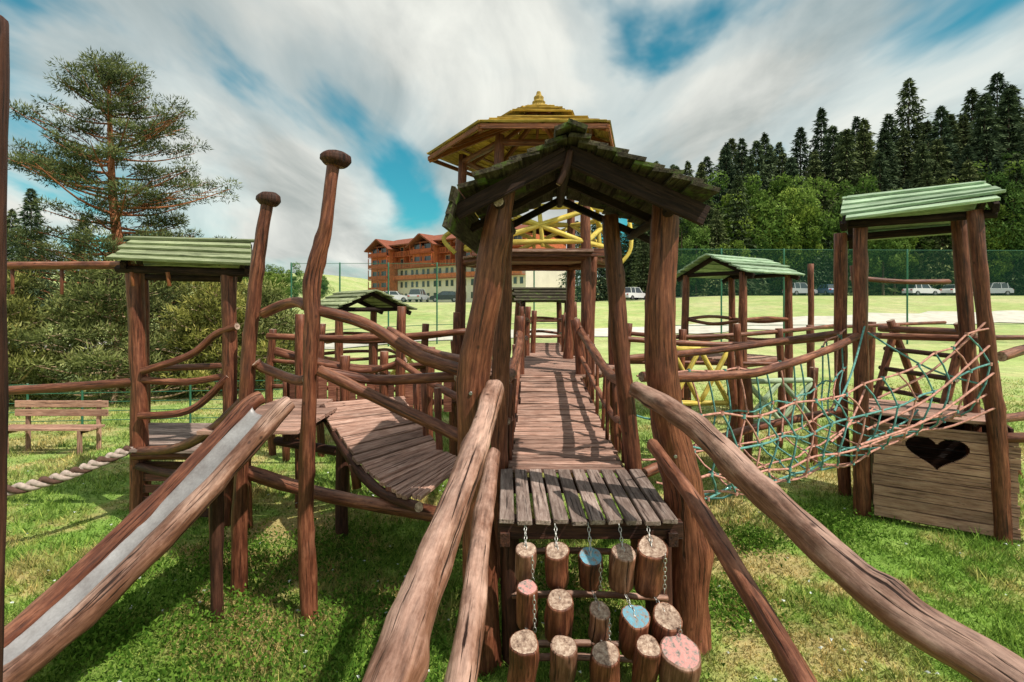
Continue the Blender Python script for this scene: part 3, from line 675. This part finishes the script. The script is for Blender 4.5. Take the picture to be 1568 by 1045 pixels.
hut('roofed_play_platform',.9,15.5,math.radians(5),1.3,1.4,1.3,2.75,.4,'moss')

def rails(name,posts,rl,mat='red',X=None,ph=.065):
    E=empty(name); p=Part()
    for (x,y,h) in posts: p.tube([(x,y,float(H(x,y))-.1),(x+random.uniform(-.08,.08),y,h*.5),(x,y,h)],ph,'red',9)
    for r in rl: p.tube(r,.04,mat,8,jag=.05)
    if X:
        for (a,b,z0,z1) in X:
            p.tube([(*a,z0),(*b,z1)],.042,mat,8); p.tube([(*a,z1),(*b,z0)],.042,mat,8); p.tube([(*a,z1),(*b,z1)],.045,mat,8); p.tube([(*a,z0),(*b,z0)],.045,mat,8)
    p.flush('logs',E); return E
rails('log_railing',[(-4.2,9.0,2.2),(-3.3,8.9,2.3),(-2.4,8.9,2.2),(-1.5,8.9,2.3),(-.95,8.8,2.5),(-2.0,8.0,1.9),(-1.2,7.6,2.0)],
 [[(-4.2,9,2.1),(-2.5,8.9,2.0),(-.9,8.8,2.15)],[(-4.2,9,1.65),(-2.5,8.9,1.55),(-.9,8.8,1.6)],[(-4.2,9,1.2),(-.9,8.8,1.15)],[(-3.6,7.8,1.95),(-2.3,7.9,1.65),(-.9,7.9,1.75)]])
E=empty('stockade_fence'); p=Part()
for i in range(17):
    x=-3.7+i*.16; h=1.45+random.uniform(-.05,.05); p.prism((x,8.55,.85),(x+.13,8.55,.85),(x+.13,8.55,h),(x,8.55,h),.03,'stock',Vector((0,-1,0)))
p.tube([(-3.8,8.6,1.0),(-.9,8.6,1.0)],.05); p.tube([(-3.8,8.62,.02),(-3.8,8.62,1.4)],.06); p.tube([(-1.0,8.62,-.1),(-1.0,8.62,1.4)],.06); p.tube([(-2.4,8.62,-.1),(-2.4,8.62,1.1)],.06)
p.flush('boards',E)
rails('log_railing',[(2.1,9.2,2.3),(3.0,9.0,2.2),(3.9,8.9,2.3),(4.9,9.4,2.2),(6.4,11.0,2.2),(7.0,12.0,3.6),(7.9,12.3,2.2)],
 [[(1.8,9.3,2.15),(3.0,9.0,2.05),(4.9,9.4,2.15),(7,11,2.2)],[(1.8,9.3,1.6),(4.9,9.4,1.55)],[(1.5,7.2,2.15),(3.4,7.5,2.05),(5.3,7.6,2.2)],[(5.3,8.0,3.05),(6.2,8.1,2.98),(7.0,8.2,3.0)],[(7,8.2,2.1),(9.5,8.4,2.1)],[(7,12,2.1),(11,13,2.2)]])
rails('yellow_pole_railing',[(2.65,8.5,2.0),(3.6,8.5,2.0)],[],'yellow',[((2.65,8.5),(3.12,8.5),1.0,1.9),((3.12,8.5),(3.6,8.5),1.0,1.9)])
rails('pale_green_pole_railing',[(3.75,8.2,1.6),(4.95,8.4,1.6)],[],'palegreen',[((3.75,8.2),(4.35,8.3),.75,1.4),((4.35,8.3),(4.95,8.4),.75,1.4)])
rails('yellow_pole_railing',[(-2.9,10.6,1.9),(-1.2,10.5,1.9)],[],'yellow',[((-2.5,10.6),(-1.8,10.6),1.2,1.8)])
rails('log_railing',[(.35,11.2,2.6),(.55,12.6,2.5),(1.35,11.2,2.7),(1.3,12.8,2.4),(.25,14,2.6),(1.6,14,2.6)],
 [[(.3,10.4,2.35),(.45,12.5,2.2),(.3,14.5,2.4)],[(1.3,10.4,2.35),(1.35,12.5,2.2),(1.5,14.5,2.4)],[(.3,10.4,1.95),(.3,14.5,1.9)],[(1.3,10.4,1.95),(1.5,14.5,1.9)]])
E=empty('plank_bridge'); p=Part()
for i in range(26): p.board((.3,10.6+i*.16,1.55-.1*math.sin(i/25*3.14)),(1.35,10.6+i*.16,1.55-.1*math.sin(i/25*3.14)),.14,.035,'deck')
p.flush('deck',E)
E=empty('climbing_frame'); p=Part()
for y0 in (7.8,9.2):
    p.tube([(6.3,y0,0),(6.9,y0,2.3)],.065); p.tube([(7.7,y0,0),(6.8,y0,2.35)],.065)
p.tube([(6.85,7.5,2.2),(6.85,9.5,2.2)],.065)
for t in (.2,.35,.5,.65,.8): p.tube([(6.3+.6*t,7.7,2.3*t),(6.3+.6*t,9.3,2.3*t)],.04,'dark')
p.flush('logs',E)
E=empty('log_post'); p=Part(); p.tube([(9.4,13.5,-.1),(9.5,13.5,2.2)],.09); p.flush('post',E)

# ---------------------------------------------------------------- bench and fences
E=empty('park_bench'); p=Part()
for z,yy in ((.44,9.05),(.44,9.24)): p.board((-9.1,yy,z),(-7.4,yy,z),.16,.04,'wall')
for z in (.66,.82): p.board((-9.1,9.38,z),(-7.4,9.38,z),.035,.12,'wall')
for x in (-8.9,-7.6):
    for yy,h in ((9.0,.42),(9.42,.88)): p.board((x,yy,-.05),(x,yy,h),.06,.06,'wall',up=(0,1,0))
    p.board((x,8.98,.39),(x,9.42,.39),.06,.06,'wall')
p.flush('seat_and_back',E,.006)
E=empty('wire_fence'); p=Part()
for i in range(11):
    x=-14+i*1.15; y=11+.05*i; g=float(H(x,y)); p.tube([(x,y,g-.1),(x,y,g+1.05)],.022,'fenceg',6,wob=0)
for z in (.2,.4,.6,.8,1.0): p.tube([(-14,11,float(H(-14,11))+z),(-2.5,11.5,float(H(-2.5,11.5))+z)],.009,'fenceg',5,wob=0)
p.flush('posts_and_wires',E)
E=empty('sports_court_fence'); p=Part(); pn=Part()
def court(x0,y0,x1,y1,n,top):
    for i in range(n+1):
        x=x0+(x1-x0)*i/n; y=y0+(y1-y0)*i/n; g=float(H(x,y)); p.tube([(x,y,g-.2),(x,y,top)],.045,'fenceg',6,wob=0)
        if i<n:
            x2=x0+(x1-x0)*(i+1)/n; y2=y0+(y1-y0)*(i+1)/n; g2=float(H(x2,y2))
            p.tube([(x,y,g+1.1),(x2,y2,g2+1.1)],.018,'fenceg',5,wob=0)
            p.tube([(x,y,top-.05),(x2,y2,top-.05)],.012,'fenceg',5,wob=0)
            B=len(pn.v)
            for q in ((x,y,g),(x2,y2,g2),(x2,y2,top),(x,y,top)): pn.v.append(Vector(q)); pn.lc.append(Vector(q))
            pn.f.append((B,B+1,B+2,B+3)); pn.m.append(pn.mi('net')); pn.sm.append(False)
court(-12.5,29,4,29,6,5.1); court(8,28,36,29,8,5.8)
p.flush('posts',E); pn.flush('net',E)

# ---------------------------------------------------------------- hotel
M['cream']=flat('cream_render',(.80,.74,.62),.9,0,.08,.5)
M['redwood']=flat('red_timber_cladding',(.54,.15,.06),.8,0,.3,2)
M['balc']=flat('balcony_timber',(.36,.085,.035),.8,0,.3,2)
M['rooft']=flat('brown_roof_tiles',(.22,.07,.04),.9,0,.3,2)
M['glass']=flat('window_glass',(.05,.06,.07),.15,0,.3,1,.8)
M['frame']=flat('white_window_frame',(.75,.65,.5),.6)
E=empty('hotel_building'); p=Part(); yaw=math.radians(-38); ox,oy=-31.5,121; bz=3.4
RM=Matrix.Rotation(yaw,3,'Z'); O=Vector((ox,oy,bz))
def hb(x,y,z,sx,sy,sz,m): p.box(O+RM@Vector((x+sx/2,y+sy/2,z+sz/2)),(sx,sy,sz),m,RM)
nb=12; bw=3.6; L=nb*bw; D=14; fh=2.6
hb(0,0,-3,L,D,3+3*fh,'cream'); hb(0,0,3*fh,L,D,2*fh,'redwood')
for f in range(5):
    for b in range(nb):
        x=b*bw; z=f*fh
        if f<3:
            hb(x+.7,-.06,z+.8,.95,.1,1.45,'frame'); hb(x+.8,-.09,z+.9,.75,.06,1.25,'glass')
            hb(x+2.2,-.06,z+.8,.95,.1,1.45,'frame'); hb(x+2.3,-.09,z+.9,.75,.06,1.25,'glass')
            if f==2: hb(x+.05,-1.2,z-.10,bw-.1,1.2,.14,'balc'); hb(x+.05,-1.2,z+.1,bw-.1,.08,.85,'redwood')
        else:
            hb(x+.8,-.05,z+.1,2.0,.08,2.1,'frame'); hb(x+.9,-.08,z+.2,.85,.06,1.9,'glass'); hb(x+1.85,-.08,z+.2,.85,.06,1.9,'glass')
            hb(x+.05,-1.5,z-.12,bw-.1,1.5,.14,'balc'); hb(x+.05,-1.5,z+.95,bw-.1,.1,.12,'balc')
            for k in range(9): hb(x+.15+k*.39,-1.46,z+.02,.18,.04,.93,'redwood' if k%2 else 'balc')
            hb(x-.08,-1.5,z,.16,.16,fh-.1,'balc'); hb(x-.05,-1.4,z,.08,1.4,fh-.2,'redwood')
def quadroof(x0,x1,y0,y1,z0,z1,m='rooft',axis='x'):
    T=lambda x,y,z:O+RM@Vector((x,y,z))
    if axis=='x':
        ym=(y0+y1)/2
        p.prism(T(x0,y0,z0),T(x1,y0,z0),T(x1,ym,z1),T(x0,ym,z1),.3,m); p.prism(T(x0,y1,z0),T(x1,y1,z0),T(x1,ym,z1),T(x0,ym,z1),.3,m)
    else:
        xm=(x0+x1)/2
        p.prism(T(x0,y0,z0),T(x0,y1,z0),T(xm,y1,z1),T(xm,y0,z1),.3,m); p.prism(T(x1,y0,z0),T(x1,y1,z0),T(xm,y1,z1),T(xm,y0,z1),.3,m)
quadroof(-1,L+1,-2.2,D+1,5*fh-.3,5*fh+2.4)
for b,f0 in ((0,1),(4,3),(8,3)):
    x=b*bw; hb(x+.2,-2.3,f0*fh,6.8,2.2,(5-f0)*fh-1,'redwood')
    if b==0: hb(x+.25,-2.2,-2,6.7,2.1,2+f0*fh,'cream')
    quadroof(x-.6,x+7.8,-3.6,6,5*fh-1.2,5*fh+1.3,'rooft','y')
    for f in range(f0,5):
        hb(x+.9,-2.4,f*fh+.5,2.2,.12,1.5,'glass'); hb(x+4.1,-2.4,f*fh+.5,2.2,.12,1.5,'glass'); hb(x+.2,-3.2,f*fh,6.8,.9,.14,'balc'); hb(x+.2,-3.2,f*fh+.2,6.8,.1,.75,'balc')
        for q in (.2,3.5,6.85): hb(x+q,-3.2,f*fh,.15,.15,fh-.2,'balc')
p.flush('building_shell',E)

# ---------------------------------------------------------------- cars
def car(x,y,yaw,col,kind=0):
    key='paint_%s'%col
    if key not in M: M[key]=flat(key,{'white':(.75,.75,.75),'silver':(.4,.42,.44),'black':(.02,.02,.025),'red':(.35,.03,.02),'blue':(.04,.09,.2)}[col],.3,0.1,.03,1,.6)
    if 'tyre' not in M: M['tyre']=flat('tyre_rubber',(.02,.02,.02),.8); M['lamp']=flat('tail_lamp',(.5,.02,.02),.3); M['glassc']=flat('car_glass',(.03,.04,.05),.1,0,.05,1,.8)
    E=empty('parked_car'); g=float(H(x,y))+.06; R=Matrix.Rotation(yaw,3,'Z'); O=Vector((x,y,g)); p=Part()
    hh=1.48 if kind==0 else 1.75
    prof=[(-2.1,.35),(-2.12,.75),(-1.95,.95),(-1.1 if kind==0 else -1.9,1.0),(1.0,.98),(1.9,.82),(2.12,.6),(2.1,.3)]
    cab=[(-1.85,.96),(-1.45,hh-.03),(-1.1,hh),(.2,hh),(.45,hh-.06),(1.15,.97)]
    def ext(pr,w0,w1,mat):
        B=len(p.v); n=len(pr); zc=.96
        for sgn in (-1,1):
            for (a,b) in pr:
                w=w0+(w1-w0)*max(0,(b-zc))/(hh-zc); p.v.append(O+R@Vector((a,sgn*w,b))); p.lc.append(Vector((a,w,b)))
        mi=p.mi(mat)
        p.f.append(tuple(range(B,B+n))); p.m.append(mi); p.sm.append(False); p.f.append(tuple(range(B+n,B+2*n))[::-1]); p.m.append(mi); p.sm.append(False)
        for k in range(n): k2=(k+1)%n; p.f.append((B+k,B+n+k,B+n+k2,B+k2)); p.m.append(mi); p.sm.append(False)
    ext(prof,.88,.88,key); ext(cab,.82,.64,'glassc')
    p.box(O+R@Vector((-.45,0,hh+.01)),(1.5,1.26,.05),key,R)
    for sx in (-.62,.30,-1.45):
        for sg_ in (-1,1):
            p.board(O+R@Vector((sx-(.0 if sx!=.30 else -.45),sg_*.83,.97)),O+R@Vector((sx,sg_*.66,hh)),.09,.05,key,up=R@Vector((0,sg_,0)))
    for sx in (-1.32,1.32):
        for sg_ in (-1,1):
            p.tube([tuple(O+R@Vector((sx,sg_*.70,.33))),tuple(O+R@Vector((sx,sg_*.90,.33)))],.33,'tyre',16,wob=0,cap='tyre'); p.tube([tuple(O+R@Vector((sx,sg_*.89,.33))),tuple(O+R@Vector((sx,sg_*.915,.33)))],.19,'bolt',12,wob=0,cap='bolt')
    for sg_ in (-1,1): p.box(O+R@Vector((-2.12,sg_*.68,.8)),(.06,.28,.16),'lamp',R); p.box(O+R@Vector((2.06,sg_*.65,.68)),(.12,.3,.13),'frame',R)
    p.flush('body',E,.03)
cl=['white','silver','black','white','red','silver','blue','white']
for i,(x,y,yw) in enumerate([(-16.5,72,.1),(-13,71.4,1.4),(-9.5,72,3.3),(17.2,72,.6),(20.5,71.5,1.3),(40.5,72,.2),(44,71.5,1.5),(57.5,72,.1),(62.2,71.6,.3),(67.5,72,3.0)]):
    car(x,y,yw,cl[i%8],i%2)

# ---------------------------------------------------------------- trees
def spruce_data(h,R,n=7000):
    t=rng.uniform(0,1,n)**1.25; z=h*(.06+.94*t)
    tier=np.sin(z*2*math.pi/(h*.05)+rng.uniform(0,6.28))
    th=rng.uniform(0,2*math.pi,n); lob=1+.28*np.sin(th*5+z*1.3)+.20*np.sin(th*3-z*.7)
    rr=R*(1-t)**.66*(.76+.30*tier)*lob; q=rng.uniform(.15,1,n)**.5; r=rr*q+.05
    z=z-r*.22+rng.normal(0,.12,n)
    c=np.stack([r*np.cos(th),r*np.sin(th),z],-1)
    d=np.stack([np.cos(th),np.sin(th),np.full(n,-.35)],-1)
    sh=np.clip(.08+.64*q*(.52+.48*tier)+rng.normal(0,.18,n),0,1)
    return tris(c,np.full(n,h*.017)*(1.2-.6*t),.38,sh,d,.8)
def leafy_data(h,R,n=7000,nc=40):
    k=rng.normal(size=(nc,3)); k/=np.linalg.norm(k,axis=1)[:,None]; k*=rng.uniform(.3,1.05,nc)[:,None]**.5
    cen=k*[R,R,h*.40]+[0,0,h*.56]; rad=rng.uniform(.14,.34,nc)*R
    idx=rng.integers(0,nc,n); d=rng.normal(size=(n,3)); d/=np.linalg.norm(d,axis=1)[:,None]
    c=cen[idx]+d*(rad[idx]*rng.uniform(.4,1.15,n)**.5)[:,None]
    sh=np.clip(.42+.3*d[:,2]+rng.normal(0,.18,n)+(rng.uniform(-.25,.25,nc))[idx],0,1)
    return tris(c,np.full(n,h*.012),.6,sh)
def trunkmesh(h,r,mat):
    p=Part(); p.tube([(0,0,-1),(0,0,h*.5),(0,0,h*.96)],[r,r*.6,.03],mat,7,4,.05,None); o=p.flush('trunk'); me=o.data; bpy.data.objects.remove(o); return me
def mk(data,mat): v,f,s=data; return np_mesh('crown',v,f,mat,s)
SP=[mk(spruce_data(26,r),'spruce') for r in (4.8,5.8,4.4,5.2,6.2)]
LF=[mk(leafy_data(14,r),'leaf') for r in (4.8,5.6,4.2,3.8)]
TS=trunkmesh(26,.35,'barkd'); TL=trunkmesh(11,.3,'barkd')
F_=empty('distant_forest')
def inst(me,tr,x,y,s,par,zs=1):
    a=random.uniform(0,6.28)
    for m_,nm_ in ((me,'tree_crown'),(tr,'tree_trunk')):
        o=bpy.data.objects.new(nm_,m_); COL.objects.link(o); o.parent=par; o.location=(x,y,float(H(x,y))-.2); o.rotation_euler=(0,0,a); o.scale=(s,s,s*zs)
for row,(y0,hh) in enumerate([(83,.74),(87,.86),(92,.93),(99,1.0),(107,1.04)]):
    x=21+row*1.5
    while x<125:
        g=min(1,(x*85/y0-20)/62); s=(hh*(.78+.42*g))*random.uniform(.72,1.13)
        inst(random.choice(SP),TS,x,y0+random.uniform(-2,2),s,F_,random.uniform(.95,1.15)); x+=random.uniform(3.2,5.6)
for i in range(34):
    x=random.uniform(24,105); g=(x-24)/80; inst(random.choice(LF),TL,x,random.uniform(78,81),random.uniform(.5,1.0)*(1+.35*g),F_,random.uniform(.9,1.4))
for i in range(24):
    x=random.uniform(24,105); g=(x-24)/80; inst(random.choice(SP),TS,x,random.uniform(77,81),random.uniform(.35,.78)*(1+.3*g),F_)
for x,y,s in [(36,82,1.45),(40,82,1.4),(46,83,1.5),(80,83,1.6),(87,84,1.8),(95,83,1.9),(72,82,1.1)]: inst(random.choice(LF),TL,x,y,s,F_)
F2=empty('distant_tree_row')
for i in range(26):
    x=random.uniform(-75,-38); y=random.uniform(88,105); inst(random.choice(LF) ,TL,x,y,random.uniform(.35,.6),F2)
for x,y,s in [(-41,42,.36),(-38.5,41,.42),(-36,43,.34),(-44,40,.45),(-33,42,.28)]: inst(random.choice(SP),TS,x,y,s,F2)
for x in (12,15,18,21): inst(random.choice(SP),TS,x+random.uniform(-1,1),88,random.uniform(.4,.62),F2)

def pine(name,loc,h,base,Rm,nl,npc,trunk_r,csz=.5,bush=False,mat='pine',ns=.062,bk='bark'):
    E=empty(name,loc); p=Part(); lx=random.uniform(-.3,.3)
    tp=[(0,0,-.3),(.15,.1,h*.3),(lx*.5,0,h*.6),(lx,0,h*.98)]
    p.tube(tp,[trunk_r,trunk_r*.85,trunk_r*.55,.03],bk,12,7,.1,None); Q,T=cr(tp,10)
    C=[];Sh=[];Dd=[]
    for i in range(nl):
        t=(i+random.random())/nl; z=base+(h-base)*t
        k=min(range(len(Q)),key=lambda j:abs(Q[j].z-z)); o=Q[k]
        prof=(min(1,.68+t*.75)*min(1,(1-t)*2.1)**.75) if not bush else (1-t)**.5
        L=max(.35,Rm*prof*random.uniform(.45,1.15)); th=random.uniform(0,6.28) if not bush else i*2.4
        rise=random.uniform(-.10,.22)*L+(t*.45*L)
        if bush: rise=random.uniform(-.15,.35)*L
        e=Vector((o.x+L*math.cos(th),o.y+L*math.sin(th),z+rise)); m=o.copy(); m.z=z; m=m.lerp(e,.5)-Vector((0,0,.08*L))
        p.tube([(o.x,o.y,z),tuple(m),tuple(e)],[trunk_r*.28*(1.1-t)+.015,.02+.02*(1-t),.01],bk,6,4,.1,None)
        nb_=int(2+L*2.6)
        for b in range(nb_):
            u=random.uniform(.36,1.05); q=Vector((o.x,o.y,z)).lerp(e,u)
            side=random.uniform(-1,1)*.34*L*(1.15-u*.6); q=q+Vector((-math.sin(th)*side,math.cos(th)*side,random.uniform(-.08,.28)))
            if abs(side)>.15: p.tube([tuple(Vector((o.x,o.y,z)).lerp(e,max(.2,u-.25))),tuple(q)],[.014,.007],bk,5,wob=0,cap=None)
            r_=csz*random.uniform(.5,1.25); n=int(npc*(r_/csz)**1.5)
            dd=rng.normal(size=(n,3)); dd/=np.linalg.norm(dd,axis=1)[:,None]
            c=np.array(q)+dd*[r_,r_,r_*(.45 if not bush else .7)]*(rng.uniform(0,1,n)**.45)[:,None]
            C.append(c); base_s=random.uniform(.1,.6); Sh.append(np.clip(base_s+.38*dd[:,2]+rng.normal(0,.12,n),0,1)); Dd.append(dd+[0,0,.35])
    C=np.concatenate(C);Sh=np.concatenate(Sh);Dd=np.concatenate(Dd)
    o=p.flush('trunk_and_limbs',E)
    v,f,s=tris(C,np.full(len(C),ns),.26,Sh,Dd,.9)
    c_=bpy.data.objects.new('needles',np_mesh('needles',v,f,mat,s)); COL.objects.link(c_); c_.parent=E
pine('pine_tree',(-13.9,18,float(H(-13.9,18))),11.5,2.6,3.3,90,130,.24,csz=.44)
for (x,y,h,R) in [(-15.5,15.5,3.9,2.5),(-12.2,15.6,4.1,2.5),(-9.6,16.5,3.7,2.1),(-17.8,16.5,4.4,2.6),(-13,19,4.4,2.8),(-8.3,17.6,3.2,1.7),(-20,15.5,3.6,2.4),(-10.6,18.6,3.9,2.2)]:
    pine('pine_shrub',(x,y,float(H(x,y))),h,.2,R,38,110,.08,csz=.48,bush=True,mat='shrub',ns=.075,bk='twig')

# ---------------------------------------------------------------- light, world, camera
sd=Vector((.62,-.42,1.05)).normalized()
sun=bpy.data.lights.new('sun','SUN'); sun.energy=5.0; sun.angle=math.radians(.6); sun.color=(1,.92,.80)
so=bpy.data.objects.new('sun',sun); COL.objects.link(so); so.rotation_euler=(-sd).to_track_quat('-Z','Y').to_euler(); so.location=(20,-20,40)
w=bpy.data.worlds.new('World'); S.world=w; w.use_nodes=True; nt=w.node_tree; nt.nodes.clear()
class WT(NT):
    def __init__(s,t): s.t=t
wt=WT(nt); out=wt.n('ShaderNodeOutputWorld')
sky=wt.n('ShaderNodeTexSky',sky_type='NISHITA'); sky.sun_disc=False; sky.sun_elevation=math.asin(sd.z); sky.sun_rotation=math.atan2(sd.x,sd.y); sky.ozone_density=2.0
skc=wt.mix(1.0,sky.outputs[0],(.25,1.05,.90),'MULTIPLY')
b1=wt.n('ShaderNodeBackground'); b1.inputs[1].default_value=.12; wt.l(skc,b1.inputs[0])
tc=wt.n('ShaderNodeTexCoord').outputs['Generated']; sx=wt.n('ShaderNodeSeparateXYZ'); wt.l(tc,sx.inputs[0])
def mth(op,a,b=None):
    x=wt.n('ShaderNodeMath',operation=op)
    for i,v in enumerate((a,b)):
        if v is None: continue
        if hasattr(v,'is_linked'): wt.l(v,x.inputs[i])
        else: x.inputs[i].default_value=v
    return x.outputs[0]
zz=mth('ADD',mth('MAXIMUM',sx.outputs[2],0.0),.22)
cb=wt.n('ShaderNodeCombineXYZ'); wt.l(mth('DIVIDE',sx.outputs[0],zz),cb.inputs[0]); wt.l(mth('DIVIDE',sx.outputs[1],zz),cb.inputs[1])
mp=wt.n('ShaderNodeMapping'); mp.inputs['Scale'].default_value=(1.0,.5,1); mp.inputs['Location'].default_value=(3.1,.4,0); mp.inputs['Rotation'].default_value=(0,0,.35); wt.l(cb.outputs[0],mp.inputs['Vector'])
n1=wt.noise(mp.outputs[0],1.25,6,.5,.35); n2=wt.noise(mp.outputs[0],2.2,6,.55,.5)
mask=wt.ramp(n1,[(.36,0.0),(.455,.75),(.56,1.0)],'EASE')
cc2=wt.ramp(n2,[(.32,(.44,.48,.46)),(.5,(.68,.70,.66)),(.66,(.90,.91,.84))])
b2=wt.n('ShaderNodeBackground'); b2.inputs[1].default_value=1.0; wt.l(cc2,b2.inputs[0])
mx=wt.n('ShaderNodeMixShader'); wt.l(mask,mx.inputs[0]); wt.l(b1.outputs[0],mx.inputs[1]); wt.l(b2.outputs[0],mx.inputs[2]); wt.l(mx.outputs[0],out.inputs[0])
cam=bpy.data.cameras.new('camera'); cam.lens=18; cam.sensor_width=36; cam.shift_y=-.0335; cam.clip_start=.05; cam.clip_end=3000
co=bpy.data.objects.new('camera',cam); COL.objects.link(co); co.location=(0,0,2.6); co.rotation_euler=(math.radians(90),0,0); S.camera=co
